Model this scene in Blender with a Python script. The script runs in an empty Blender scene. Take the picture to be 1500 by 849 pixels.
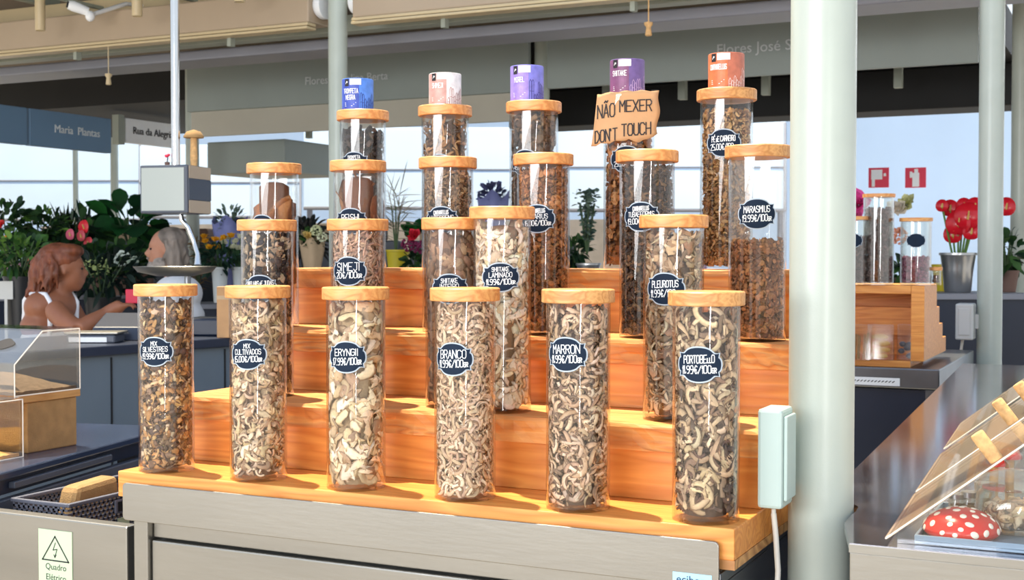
import bpy, math, random
import numpy as np
from mathutils import Vector, Matrix, Quaternion
R_ = math.radians
random.seed(5)
C = bpy.context.scene.collection
SC = bpy.context.scene

# ------------------------------------------------------------------ camera, world, sun, lamps, exposure
F = 1900.0                       # focal length in pixels of the 1500 px frame
EYE = 1.55
YAW = R_(25.9); PITCH = math.atan(51.5 / F)
RT = Vector((math.cos(YAW), math.sin(YAW), 0)); FW = Vector((-math.sin(YAW), math.cos(YAW), 0)); UPZ = Vector((0, 0, 1))
AX = FW * math.cos(PITCH) - UPZ * math.sin(PITCH); UP = FW * math.sin(PITCH) + UPZ * math.cos(PITCH)
cam = bpy.data.cameras.new('camera'); camo = bpy.data.objects.new('camera', cam); C.objects.link(camo)
camo.matrix_world = Matrix.Translation((0, 0, EYE)) @ Matrix((RT, UP, -AX)).transposed().to_4x4()
cam.sensor_width = 36; cam.sensor_fit = 'HORIZONTAL'; cam.lens = F * 36 / 1500; cam.clip_end = 200
cam.dof.use_dof = True; cam.dof.focus_distance = 2.15; cam.dof.aperture_fstop = 15
SC.camera = camo
SC.view_settings.view_transform = 'Standard'; SC.view_settings.look = 'None'
SC.view_settings.exposure = 0.36; SC.view_settings.gamma = 1; SC.view_settings.use_curve_mapping = False
SC.cycles.transparent_max_bounces = 28; SC.cycles.max_bounces = 10; SC.cycles.sample_clamp_indirect = 6

W = bpy.data.worlds.new('world'); SC.world = W; W.use_nodes = True
nt = W.node_tree; nt.nodes.clear()
n_out = nt.nodes.new('ShaderNodeOutputWorld'); n_bg = nt.nodes.new('ShaderNodeBackground')
n_tc = nt.nodes.new('ShaderNodeTexCoord'); n_sx = nt.nodes.new('ShaderNodeSeparateXYZ'); n_cr = nt.nodes.new('ShaderNodeValToRGB')
nt.links.new(n_tc.outputs['Generated'], n_sx.inputs[0]); nt.links.new(n_sx.outputs['Z'], n_cr.inputs[0])
nt.links.new(n_cr.outputs[0], n_bg.inputs[0]); nt.links.new(n_bg.outputs[0], n_out.inputs[0])
e = n_cr.color_ramp.elements
e[0].position = 0.0; e[0].color = (1.0, 0.99, 0.96, 1); e[1].position = 0.8; e[1].color = (0.42, 0.62, 1.0, 1)
e[1].color = (0.52, 0.70, 1.0, 1)
x = e.new(0.15); x.color = (0.85, 0.93, 1.0, 1)
n_bg.inputs[1].default_value = 0.92

def lamp(name, kind, loc, direction, energy, color, **kw):
    l = bpy.data.lights.new(name, kind); o = bpy.data.objects.new(name, l); C.objects.link(o)
    o.location = loc; o.rotation_mode = 'QUATERNION'; o.rotation_quaternion = Vector(direction).to_track_quat('-Z', 'Z' if kind != 'SUN' else 'Y')
    l.energy = energy; l.color = color
    for k, v in kw.items(): setattr(l, k, v)
    return o
def camspace(r, f, z): p = RT * r + FW * f; return Vector((p.x, p.y, z))
lamp('sun', 'SUN', (-3, 3, 8), (0.098, -0.055, -0.34), 8.0, (1.0, 0.86, 0.62), angle=R_(0.8))
_t = camspace(-0.2, 2.3, 1.4)
p = camspace(0.95, -4.0, 1.35); lamp('daylight_gap', 'AREA', p, _t - p, 60, (1, 0.98, 0.95), shape='RECTANGLE', size=0.16, size_y=2.1)
p = camspace(-3.3, -1.7, 2.25); lamp('daylight_opening', 'AREA', p, Vector((_t.x, _t.y, 2.2)) - p, 190, (0.97, 0.98, 1.0), shape='RECTANGLE', size=4.4, size_y=1.1)

lamp('wall_fill', 'AREA', (1.2, 9.3, 4.3), (0.0, 1.7, -2.0), 170, (0.96, 0.98, 1.0), shape='RECTANGLE', size=3.6, size_y=0.8)  # unseen area lamp, added to brighten the white wall at right

# ------------------------------------------------------------------ pixel -> place helpers
def ray(px, py):
    xr = (px - 750) / F; yr = (py - 424.5) / F
    d = AX + RT * xr - UP * yr
    return d / d.dot(FW)
def at(px, py, d): return Vector((0, 0, EYE)) + ray(px, py) * d
def at_Y(px, py, Y): r = ray(px, py); return Vector((0, 0, EYE)) + r * (Y / r.y)
def at_X(px, py, X): r = ray(px, py); return Vector((0, 0, EYE)) + r * (X / r.x)
def at_z(px, py, z): r = ray(px, py); return Vector((0, 0, EYE)) + r * ((z - EYE) / r.z)

# ------------------------------------------------------------------ materials
def lin(c):
    out = []
    for v in c[:3]:
        v = v / 255.0
        out.append(v / 12.92 if v <= 0.04045 else ((v + 0.055) / 1.055) ** 2.4)
    return tuple(out)
def L4(c): return (*lin(c), 1)
def nodes(name):
    m = bpy.data.materials.new(name); m.use_nodes = True
    return m, m.node_tree.nodes, m.node_tree.links, m.node_tree.nodes['Principled BSDF']
def mat(name, col, rough=0.5, metal=0.0, var=0.12, scale=8.0, bump=0.0, bscale=60.0, spec=0.5, stretch=(1, 1, 1), trans=0.0, emit=None):
    m, N, K, b = nodes(name)
    tc = N.new('ShaderNodeTexCoord'); mp = N.new('ShaderNodeMapping'); mp.inputs['Scale'].default_value = stretch
    K.new(tc.outputs['Object'], mp.inputs[0])
    nz = N.new('ShaderNodeTexNoise'); nz.inputs['Scale'].default_value = scale; nz.inputs['Detail'].default_value = 5
    K.new(mp.outputs[0], nz.inputs['Vector'])
    cr = N.new('ShaderNodeValToRGB'); c = lin(col)
    cr.color_ramp.elements[0].position = 0.3; cr.color_ramp.elements[1].position = 0.7
    cr.color_ramp.elements[0].color = (*[max(0, v * (1 - var)) for v in c], 1); cr.color_ramp.elements[1].color = (*[min(1, v * (1 + var)) for v in c], 1)
    K.new(nz.outputs['Fac'], cr.inputs[0]); K.new(cr.outputs[0], b.inputs['Base Color'])
    b.inputs['Roughness'].default_value = rough; b.inputs['Metallic'].default_value = metal; b.inputs['Specular IOR Level'].default_value = spec
    if bump:
        n2 = N.new('ShaderNodeTexNoise'); n2.inputs['Scale'].default_value = bscale; n2.inputs['Detail'].default_value = 4
        K.new(mp.outputs[0], n2.inputs['Vector']); bp = N.new('ShaderNodeBump'); bp.inputs['Strength'].default_value = bump; bp.inputs['Distance'].default_value = 0.004
        K.new(n2.outputs['Fac'], bp.inputs['Height']); K.new(bp.outputs[0], b.inputs['Normal'])
    if emit: b.inputs['Emission Color'].default_value = L4(emit[0]); b.inputs['Emission Strength'].default_value = emit[1]
    if trans:
        tr = N.new('ShaderNodeBsdfTranslucent'); K.new(cr.outputs[0], tr.inputs[0]); mx = N.new('ShaderNodeMixShader'); mx.inputs[0].default_value = trans
        K.new(b.outputs[0], mx.inputs[1]); K.new(tr.outputs[0], mx.inputs[2]); K.new(mx.outputs[0], N['Material Output'].inputs[0])
    return m
def wood(name, light, dark, axis='X', scale=1.0, rough=0.45, bump=0.15, knots=True, rings=22.0):
    m, N, K, b = nodes(name)
    tc = N.new('ShaderNodeTexCoord'); mp = N.new('ShaderNodeMapping'); K.new(tc.outputs['Object'], mp.inputs[0])
    s = {'X': (0.09, 1, 1), 'Y': (1, 0.09, 1), 'Z': (1, 1, 0.09)}[axis]
    mp.inputs['Scale'].default_value = tuple(v * scale for v in s)
    n1 = N.new('ShaderNodeTexNoise'); n1.inputs['Scale'].default_value = 5.0; n1.inputs['Detail'].default_value = 3; n1.inputs['Distortion'].default_value = 0.25
    K.new(mp.outputs[0], n1.inputs['Vector'])
    ml = N.new('ShaderNodeMath'); ml.operation = 'MULTIPLY'; ml.inputs[1].default_value = rings; K.new(n1.outputs['Fac'], ml.inputs[0])
    fr = N.new('ShaderNodeMath'); fr.operation = 'PINGPONG'; fr.inputs[1].default_value = 1.0; K.new(ml.outputs[0], fr.inputs[0])
    n2 = N.new('ShaderNodeTexNoise'); n2.inputs['Scale'].default_value = 90.0; n2.inputs['Detail'].default_value = 4; K.new(mp.outputs[0], n2.inputs['Vector'])
    ad = N.new('ShaderNodeMath'); ad.operation = 'MULTIPLY_ADD'; ad.inputs[1].default_value = 0.45; K.new(n2.outputs['Fac'], ad.inputs[0]); 
    m2 = N.new('ShaderNodeMath'); m2.operation = 'MULTIPLY'; m2.inputs[1].default_value = 0.62; K.new(fr.outputs[0], m2.inputs[0]); K.new(m2.outputs[0], ad.inputs[2])
    cr = N.new('ShaderNodeValToRGB'); K.new(ad.outputs[0], cr.inputs[0])
    cr.color_ramp.elements[0].position = 0.15; cr.color_ramp.elements[0].color = L4(light); cr.color_ramp.elements[1].position = 0.95; cr.color_ramp.elements[1].color = L4(dark)
    last = cr.outputs[0]
    if knots:
        n3 = N.new('ShaderNodeTexNoise'); n3.inputs['Scale'].default_value = 9.0; n3.inputs['Detail'].default_value = 2; K.new(mp.outputs[0], n3.inputs['Vector'])
        c3 = N.new('ShaderNodeValToRGB'); c3.color_ramp.elements[0].position = 0.74; c3.color_ramp.elements[0].color = (1, 1, 1, 1)
        c3.color_ramp.elements[1].position = 0.80; c3.color_ramp.elements[1].color = (0.5, 0.32, 0.2, 1); K.new(n3.outputs['Fac'], c3.inputs[0])
        mx = N.new('ShaderNodeMix'); mx.data_type = 'RGBA'; mx.blend_type = 'MULTIPLY'; mx.inputs[0].default_value = 1
        K.new(last, mx.inputs[6]); K.new(c3.outputs[0], mx.inputs[7]); last = mx.outputs[2]
    K.new(last, b.inputs['Base Color']); b.inputs['Roughness'].default_value = rough
    bp = N.new('ShaderNodeBump'); bp.inputs['Strength'].default_value = bump; bp.inputs['Distance'].default_value = 0.003
    K.new(ad.outputs[0], bp.inputs['Height']); K.new(bp.outputs[0], b.inputs['Normal'])
    return m
def clear(name, tint=(0.985, 0.985, 0.98), rough=0.015, base=0.045, gain=0.85, power=4.0):
    m, N, K, b = nodes(name); N.remove(b)
    t = N.new('ShaderNodeBsdfTransparent'); t.inputs[0].default_value = (*tint, 1)
    g = N.new('ShaderNodeBsdfGlossy'); g.inputs['Roughness'].default_value = rough
    lw = N.new('ShaderNodeLayerWeight'); lw.inputs[0].default_value = 0.5
    pw = N.new('ShaderNodeMath'); pw.operation = 'POWER'; pw.inputs[1].default_value = power; K.new(lw.outputs['Facing'], pw.inputs[0])
    ma = N.new('ShaderNodeMath'); ma.operation = 'MULTIPLY_ADD'; ma.inputs[1].default_value = gain; ma.inputs[2].default_value = base; ma.use_clamp = True; K.new(pw.outputs[0], ma.inputs[0])
    mx = N.new('ShaderNodeMixShader'); K.new(ma.outputs[0], mx.inputs[0]); K.new(t.outputs[0], mx.inputs[1]); K.new(g.outputs[0], mx.inputs[2])
    K.new(mx.outputs[0], N['Material Output'].inputs[0])
    return m
def hazy(name, tint, col, fac):
    m = clear(name, tint, 0.03, 0.09, 0.8, 2.6); N = m.node_tree.nodes; K = m.node_tree.links
    d = N.new('ShaderNodeBsdfDiffuse'); d.inputs[0].default_value = L4(col); t = N.new('ShaderNodeBsdfTranslucent'); t.inputs[0].default_value = L4(col)
    a = N.new('ShaderNodeMixShader'); a.inputs[0].default_value = .5; K.new(d.outputs[0], a.inputs[1]); K.new(t.outputs[0], a.inputs[2])
    b = N.new('ShaderNodeMixShader'); b.inputs[0].default_value = fac; src = N['Material Output'].inputs[0].links[0].from_socket
    K.new(src, b.inputs[1]); K.new(a.outputs[0], b.inputs[2]); K.new(b.outputs[0], N['Material Output'].inputs[0]); return m
def vcol(name, rough=0.75, bump=0.4, bscale=220.0, spec=0.3, trans=0.0):
    m, N, K, b = nodes(name)
    a = N.new('ShaderNodeAttribute'); a.attribute_name = 'tint'
    tc = N.new('ShaderNodeTexCoord'); nz = N.new('ShaderNodeTexNoise'); nz.inputs['Scale'].default_value = bscale; nz.inputs['Detail'].default_value = 3
    K.new(tc.outputs['Object'], nz.inputs['Vector'])
    mr = N.new('ShaderNodeMapRange'); mr.inputs[3].default_value = 0.72; mr.inputs[4].default_value = 1.22; K.new(nz.outputs['Fac'], mr.inputs[0])
    mx = N.new('ShaderNodeMix'); mx.data_type = 'RGBA'; mx.blend_type = 'MULTIPLY'; mx.inputs[0].default_value = 1
    K.new(a.outputs['Color'], mx.inputs[6]); K.new(mr.outputs[0], mx.inputs[7]); K.new(mx.outputs[2], b.inputs['Base Color'])
    b.inputs['Roughness'].default_value = rough; b.inputs['Specular IOR Level'].default_value = spec
    if bump:
        bp = N.new('ShaderNodeBump'); bp.inputs['Strength'].default_value = bump; bp.inputs['Distance'].default_value = 0.002
        K.new(nz.outputs['Fac'], bp.inputs['Height']); K.new(bp.outputs[0], b.inputs['Normal'])
    if trans:
        tr = N.new('ShaderNodeBsdfTranslucent'); K.new(mx.outputs[2], tr.inputs[0]); ms = N.new('ShaderNodeMixShader'); ms.inputs[0].default_value = trans
        K.new(b.outputs[0], ms.inputs[1]); K.new(tr.outputs[0], ms.inputs[2]); K.new(ms.outputs[0], N['Material Output'].inputs[0])
    return m
M = {}
M['stand'] = wood('larch boards', (232, 160, 80), (204, 124, 54), 'X', 2.2, 0.42, 0.12, True, 30)
M['stand_rough'] = wood('larch sawn edge', (236, 166, 92), (200, 116, 54), 'X', 2.6, 0.6, 0.8, True, 30)
M['ply'] = wood('plywood edge', (214, 164, 104), (150, 98, 52), 'X', 0.6, 0.5, 0.3, False, 60)
M['lid'] = wood('jar lid pine', (228, 168, 100), (198, 126, 66), 'X', 5.0, 0.4, 0.06, False, 16)
M['lidend'] = wood('jar lid oak', (220, 166, 102), (182, 120, 64), 'X', 6.0, 0.45, 0.08, False, 20)
M['acrylic'] = clear('clear acrylic')
M['case'] = clear('display case acrylic', (0.97, 0.955, 0.93), 0.06, 0.10, 0.8, 2.6)
M['caselid'] = hazy('scuffed acrylic lid with painted warm haze', (0.97, 0.95, 0.92), (226, 206, 176), 0.16)  # beige mix holds scuff haze plus warm reflected light put into the colour
M['glass'] = clear('jar glass', (0.95, 0.97, 0.96), 0.01, 0.08, 0.9, 2.5)
M['edge'] = mat('polished acrylic edge', (235, 225, 210), 0.15, 0, 0.05)
M['navy'] = mat('chalkboard label', (22, 37, 56), 0.7, 0, 0.12, 40, 0, 60, 0.2)
M['lblrim'] = mat('label border', (178, 190, 200), 0.5, 0, 0.05)
M['chalk'] = mat('white marker', (240, 242, 240), 0.6, 0, 0.04)
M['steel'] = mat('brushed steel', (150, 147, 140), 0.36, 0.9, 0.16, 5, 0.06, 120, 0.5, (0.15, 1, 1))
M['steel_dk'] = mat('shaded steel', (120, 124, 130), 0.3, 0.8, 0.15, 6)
M['mirror'] = mat('polished steel worktop', (150, 150, 160), 0.12, 0.95, 0.12, 4)
M['chrome'] = mat('chrome', (210, 212, 215), 0.12, 1.0, 0.04)
M['column'] = mat('pale green grey paint', (178, 186, 176), 0.3, 0, 0.03, 14, 0.05, 260)
M['box'] = mat('grey electrical enclosure', (172, 190, 184), 0.4, 0, 0.03)
M['greybox'] = mat('pale grey enclosure', (198, 198, 194), 0.45, 0, 0.03)
M['cable'] = mat('white cable', (205, 200, 190), 0.5, 0, 0.06)
M['black'] = mat('black plastic', (24, 26, 30), 0.4, 0, 0.1)
M['dark'] = mat('dark navy panel', (28, 38, 58), 0.35, 0, 0.15, 3)
M['slate'] = mat('slate table top', (46, 58, 82), 0.22, 0, 0.15, 4)
M['slate2'] = mat('grey table rail', (74, 80, 92), 0.4, 0, 0.1)
M['counterpanel'] = mat('grey counter panel', (92, 106, 120), 0.4, 0, 0.1, 2)
M['basket'] = mat('grey woven plastic', (96, 98, 110), 0.5, 0, 0.08)
M['kraft'] = mat('kraft paper', (196, 152, 108), 0.8, 0, 0.07, 20, 0.15, 60)
M['kraft2'] = mat('brown paper', (196, 170, 138), 0.8, 0, 0.08, 12, 0.2, 30)
M['burlap'] = mat('burlap cloth', (164, 128, 82), 0.9, 0, 0.15, 30, 0.4, 300)
M['ink'] = mat('black ink', (34, 32, 36), 0.7, 0, 0.05)
M['signcream'] = mat('pale green sign', (186, 206, 170), 0.5, 0, 0.03)
M['white'] = mat('white paint', (238, 240, 242), 0.5, 0, 0.03)
M['fascia'] = mat('beige shutter box', (172, 152, 128), 0.45, 0, 0.05, 2)
M['fascia_lip'] = mat('cream shutter lip', (196, 176, 138), 0.4, 0, 0.05, 3)
M['beam'] = mat('grey green beam', (150, 156, 144), 0.5, 0, 0.06, 3)
M['beamb'] = mat('blue grey gutter', (140, 142, 152), 0.5, 0, 0.06, 3)
M['signgrey'] = mat('grey green sign board', (150, 160, 156), 0.5, 0, 0.05, 2)
M['signbeige'] = mat('beige sign board', (190, 186, 172), 0.5, 0, 0.05, 2)
M['signblue'] = mat('slate blue sign board', (92, 122, 150), 0.45, 0, 0.06, 2)
M['signtext'] = mat('pale sign letters', (205, 210, 212), 0.5, 0, 0.02)
M['roofdk'] = mat('dark roof lining', (26, 26, 26), 0.8, 0, 0.2, 2)
M['roofwd'] = mat('brown roof lining', (120, 104, 86), 0.7, 0, 0.1, 3)
M['awning'] = mat('white blue awning cloth', (212, 230, 248), 0.8, 0, 0.02, 2, 0, 60, 0.2, (1, 1, 1), 0.25)
M['whitecloth'] = mat('white translucent panel', (248, 248, 248), 0.8, 0, 0.02, 2, 0, 60, 0.2, (1, 1, 1), 0.3)
M['wall'] = mat('white rendered wall', (244, 247, 250), 0.8, 0, 0.02, 3)
M['wallb'] = mat('pale blue door', (186, 208, 230), 0.6, 0, 0.04, 3)
M['floor'] = mat('granite paving', (150, 144, 136), 0.6, 0, 0.15, 3, 0.1, 20)
M['red'] = mat('fire sign red', (222, 48, 78), 0.5, 0, 0.03)
M['vcol'] = vcol('dried mushroom'); M['leaf'] = vcol('leaf', 0.5, 0.2, 60, 0.4, 0.25); M['petal'] = vcol('petal', 0.6, 0.1, 80, 0.3, 0.25)
M['vase'] = mat('white vase', (226, 232, 232), 0.35, 0, 0.03); M['yellow'] = mat('yellow bucket', (206, 186, 40), 0.45, 0, 0.06)
M['terracotta'] = mat('brown pot', (110, 84, 74), 0.7, 0, 0.1); M['zinc'] = mat('zinc bucket', (176, 178, 180), 0.28, 0.9, 0.1, 8)
M['skin'] = mat('skin', (180, 126, 100), 0.55, 0, 0.05, 20); M['skin2'] = mat('tanned skin', (150, 94, 66), 0.5, 0, 0.05, 20)
M['hairbr'] = mat('auburn hair', (118, 62, 36), 0.5, 0, 0.4, 30, 0.6, 60, 0.5, (1, 1, 0.25)); M['hairgr'] = mat('grey brown hair', (120, 108, 98), 0.55, 0, 0.4, 30, 0.6, 60, 0.5, (1, 1, 0.25))
M['cloth'] = mat('white cotton', (236, 236, 240), 0.8, 0, 0.04, 10, 0.15, 40); M['denim'] = mat('dark trousers', (44, 50, 66), 0.8, 0, 0.1)
M['screen'] = mat('pale lit screen', (150, 156, 150), 0.25, 0, 0.03, 3, 0, 60, 0.5, (1, 1, 1), 0, ((225, 232, 225), 0.12))
M['cork'] = mat('cork', (204, 160, 106), 0.8, 0, 0.25, 90, 0.3, 200)
M['capred'] = mat('red glazed cap', (205, 44, 34), 0.25, 0, 0.12, 6); M['capspot'] = mat('cream glaze spots', (240, 232, 214), 0.4, 0, 0.04)
M['tray'] = mat('blue grey tray', (128, 146, 162), 0.35, 0.2, 0.05)
M['paperlilac'] = mat('lilac wrapping paper', (120, 126, 178), 0.6, 0, 0.1, 8)

# ------------------------------------------------------------------ mesh helpers
class MB:
    def __init__(s): s.v = []; s.f = []
    def add(s, vs, fs):
        o = len(s.v); s.v += [tuple(q) for q in vs]; s.f += [tuple(i + o for i in q) for q in fs]; return s
    def box(s, x0, x1, y0, y1, z0, z1):
        return s.add([(x0, y0, z0), (x1, y0, z0), (x1, y1, z0), (x0, y1, z0), (x0, y0, z1), (x1, y0, z1), (x1, y1, z1), (x0, y1, z1)],
                     [(0, 3, 2, 1), (4, 5, 6, 7), (0, 1, 5, 4), (1, 2, 6, 5), (2, 3, 7, 6), (3, 0, 4, 7)])
    def hexa(s, b, t):
        return s.add(list(b) + list(t), [(0, 3, 2, 1), (4, 5, 6, 7), (0, 1, 5, 4), (1, 2, 6, 5), (2, 3, 7, 6), (3, 0, 4, 7)])
    def lathe(s, prof, n=32, c=(0, 0, 0), rz=None):
        vs = []; fs = []
        for (r, z) in prof:
            for k in range(n):
                a = 2 * math.pi * k / n; vs.append((c[0] + r * math.cos(a), c[1] + r * math.sin(a), c[2] + z))
        for i in range(len(prof) - 1):
            for k in range(n):
                k2 = (k + 1) % n; fs.append((i * n + k, i * n + k2, (i + 1) * n + k2, (i + 1) * n + k))
        if prof[0][0] > 1e-5: fs.append(tuple(range(n - 1, -1, -1)))
        if prof[-1][0] > 1e-5: fs.append(tuple(range((len(prof) - 1) * n, len(prof) * n)))
        return s.add(vs, fs)
    def tube(s, path, rad, n=10, caps=True):
        P = [Vector(q) for q in path]; m = len(P); rr = rad if isinstance(rad, (list, tuple)) else [rad] * m
        vs = []; prev = None
        for i in range(m):
            t = (P[min(i + 1, m - 1)] - P[max(i - 1, 0)]).normalized()
            ref = Vector((0, 0, 1)) if abs(t.z) < 0.9 else Vector((1, 0, 0))
            a = t.cross(ref).normalized() if prev is None else (prev - t * prev.dot(t)).normalized()
            prev = a; b = t.cross(a)
            for k in range(n):
                th = 2 * math.pi * k / n; vs.append(P[i] + (a * math.cos(th) + b * math.sin(th)) * rr[i])
        fs = [(i * n + k, i * n + (k + 1) % n, (i + 1) * n + (k + 1) % n, (i + 1) * n + k) for i in range(m - 1) for k in range(n)]
        if caps: fs += [tuple(range(n - 1, -1, -1)), tuple(range((m - 1) * n, m * n))]
        return s.add(vs, fs)
    def ell(s, c, r, nu=16, nv=10, rot=None):
        vs = []; fs = []
        for j in range(nv + 1):
            ph = math.pi * j / nv
            for i in range(nu):
                th = 2 * math.pi * i / nu
                q = Vector((r[0] * math.sin(ph) * math.cos(th), r[1] * math.sin(ph) * math.sin(th), -r[2] * math.cos(ph)))
                if rot: q = rot @ q
                vs.append(Vector(c) + q)
        for j in range(nv):
            for i in range(nu):
                fs.append((j * nu + i, j * nu + (i + 1) % nu, (j + 1) * nu + (i + 1) % nu, (j + 1) * nu + i))
        return s.add(vs, fs)
    def prism(s, pts, z0, z1, fn=lambda x, y, z: (x, y, z)):
        n = len(pts)
        vs = [fn(x, y, z0) for x, y in pts] + [fn(x, y, z1) for x, y in pts]
        return s.add(vs, [tuple(range(n - 1, -1, -1)), tuple(range(n, 2 * n))] + [(i, (i + 1) % n, n + (i + 1) % n, n + i) for i in range(n)])
    def xf(s, mtx): s.v = [tuple(mtx @ Vector(q)) for q in s.v]; return s
    def build(s, name, material, parent=None, smooth=None, bevel=0, seg=2, loc=None):
        me = bpy.data.meshes.new(name); me.from_pydata(s.v, [], s.f); me.update()
        me.materials.append(material)
        if smooth:
            me.shade_smooth(); me.set_sharp_from_angle(angle=R_(smooth))
        o = bpy.data.objects.new(name, me); C.objects.link(o)
        if parent: o.parent = parent
        if loc is not None: o.location = loc
        if bevel:
            b = o.modifiers.new('bevel', 'BEVEL'); b.width = bevel; b.segments = seg; b.limit_method = 'ANGLE'
        return o
def thing(name, label, cat, loc=(0, 0, 0), rz=0.0, group=None):
    o = bpy.data.objects.new(name, None); C.objects.link(o); o.empty_display_size = 0.02
    o.location = loc; o.rotation_euler = (0, 0, rz); return tag(o, label, cat, group)
def tag(o, label, cat, group=None, kind=None):
    o['label'] = label; o['category'] = cat
    if group: o['group'] = group
    if kind: o['kind'] = kind
    return o
def struct(name, mb, m, label=None, cat='structure', **kw):
    o = mb.build(name, m, **kw); o['kind'] = 'structure'
    if label: o['label'] = label
    o['category'] = cat; return o
def npmesh(name, V, Fq, col, material, parent=None, smooth=True):
    me = bpy.data.meshes.new(name); V = np.asarray(V, np.float32); nv = len(V)
    me.vertices.add(nv); me.vertices.foreach_set('co', V.ravel())
    lens = np.array([len(f) for f in Fq]) if not isinstance(Fq, np.ndarray) else np.full(len(Fq), Fq.shape[1])
    idx = np.concatenate([np.asarray(f) for f in Fq]) if not isinstance(Fq, np.ndarray) else Fq.ravel()
    me.loops.add(len(idx)); me.loops.foreach_set('vertex_index', idx.astype(np.int32))
    me.polygons.add(len(lens)); st = np.concatenate([[0], np.cumsum(lens)[:-1]])
    me.polygons.foreach_set('loop_start', st.astype(np.int32))
    me.update(calc_edges=True); me.validate()
    if col is not None:
        ca = me.color_attributes.new('tint', 'FLOAT_COLOR', 'POINT'); c4 = np.ones((nv, 4), np.float32); c4[:, :3] = col; ca.data.foreach_set('color', c4.ravel())
    if smooth: me.shade_smooth()
    me.materials.append(material)
    o = bpy.data.objects.new(name, me); C.objects.link(o)
    if parent: o.parent = parent
    return o
def font_mesh(text, size, depth=0.0, align='CENTER', sx=1.0):
    cu = bpy.data.curves.new('t', 'FONT'); cu.body = text; cu.size = size; cu.align_x = align; cu.align_y = 'CENTER'; cu.extrude = depth; cu.resolution_u = 3
    o = bpy.data.objects.new('t', cu); C.objects.link(o); bpy.context.view_layer.update()
    me = bpy.data.meshes.new_from_object(o.evaluated_get(bpy.context.evaluated_depsgraph_get()))
    mb = MB(); mb.v = [(v.co.x * sx, v.co.y, v.co.z) for v in me.vertices]; mb.f = [tuple(q.vertices) for q in me.polygons]
    bpy.data.objects.remove(o); bpy.data.curves.remove(cu); bpy.data.meshes.remove(me); return mb
def face_matrix(origin, xdir, ydir):
    x = Vector(xdir).normalized(); y = Vector(ydir); y = (y - x * y.dot(x)).normalized(); z = x.cross(y)
    return Matrix.Translation(origin) @ Matrix((x, y, z)).transposed().to_4x4()

# hand-drawn capitals as pen strokes on a 4 x 6 grid
GL = {'A': '00 26 40|12 32', 'B': '00 06 36 45 33 03|33 42 41 30 00', 'C': '45 36 16 05 01 10 30 41', 'D': '00 06 26 44 42 20 00', 'E': '40 00 06 46|03 33', 'F': '00 06 46|03 33',
      'G': '45 36 16 05 01 10 30 41 43 23', 'H': '00 06|40 46|03 43', 'I': '20 26', 'J': '01 10 20 31 36|16 46', 'K': '00 06|46 02|13 40', 'L': '06 00 40', 'M': '00 06 23 46 40',
      'N': '00 06 40 46', 'O': '16 05 01 10 30 41 45 36 16', 'P': '00 06 36 45 44 33 03', 'Q': '16 05 01 10 30 41 45 36 16|22 40', 'R': '00 06 36 45 44 33 03|23 40',
      'S': '45 36 16 05 04 13 33 42 41 30 10 01', 'T': '20 26|06 46', 'U': '06 01 10 30 41 46', 'V': '06 20 46', 'W': '06 10 23 30 46', 'X': '00 46|06 40', 'Y': '06 23 46|23 20', 'Z': '06 46 00 40',
      '0': '16 05 01 10 30 41 45 36 16', '1': '14 26 20', '2': '05 16 36 45 44 00 40', '3': '06 46 23 33 42 41 30 10 01', '4': '30 36 02 42', '5': '46 06 03 33 42 41 30 00', '6': '36 16 04 01 10 30 41 42 33 03',
      '7': '06 46 10', '8': '13 04 05 16 36 45 44 33 13 02 01 10 30 41 42 33', '9': '43 13 04 05 16 36 45 42 30 10', '/': '00 46', '.': '10 20', ',': '21 10', '€': '45 36 26 14 12 20 30 41|03 33|02 32', "'": '26 25', ' ': ''}
def strokes(text, h, w_fac=0.78, gap=0.30):
    """pen polylines of one line, centred; height h"""
    out = []; x = 0.0; u = h / 6.0; cw = u * w_fac * 1.0
    for ch in text:
        base = {'Ã': 'A', 'É': 'E'}.get(ch, ch); k = 1.0
        if base.islower(): k = 0.62; base = base.upper()
        narrow = base in "I1.,'"
        off = {'I': 2, '1': 1, '.': 1, ',': 1, "'": 2}.get(base, 0)
        if ch == ' ': x += cw * 2.4; continue
        for st in GL[base].split('|'):
            out.append([(x + (int(q[0]) - off) * cw * k, int(q[1]) * u * k) for q in st.split()])
        if ch == 'Ã': out.append([(x + q[0] * cw, q[1] * u) for q in ((0.6, 6.9), (1.5, 7.6), (2.5, 6.9), (3.4, 7.6))])
        if ch == 'É': out.append([(x + q[0] * cw, q[1] * u) for q in ((1.8, 6.8), (3, 7.8))])
        x += (cw * (1.0 if narrow else 4.0) + cw * 4 * gap) * k
    wd = x - cw * 4 * gap
    return [[(a - wd / 2, b) for a, b in st] for st in out], wd
def pen(mb, lines, pw, fn):
    """flat ribbons of pen width pw through every polyline, mapped by fn(x, y)"""
    for st in lines:
        for (x0, y0), (x1, y1) in zip(st[:-1], st[1:]):
            dx, dy = x1 - x0, y1 - y0; l = math.hypot(dx, dy) or 1e-6; dx /= l; dy /= l; e = pw * 0.45
            nx, ny = -dy * pw / 2, dx * pw / 2
            q = [(x0 - dx * e + nx, y0 - dy * e + ny), (x0 - dx * e - nx, y0 - dy * e - ny), (x1 + dx * e - nx, y1 + dy * e - ny), (x1 + dx * e + nx, y1 + dy * e + ny)]
            mb.add([fn(*p) for p in q], [(0, 1, 2, 3)])

# ------------------------------------------------------------------ levels of the stand
ZT = [EYE - 0.389, EYE - 0.268, EYE - 0.148, EYE - 0.028]
YR = [1.785, 1.93, 2.115, 2.30, 2.485]          # front of each tier, back
ROWY = [1.837, 2.018, 2.203, 2.388]
XL, XR = -1.657, -0.516
Z0 = ZT[0]

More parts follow.
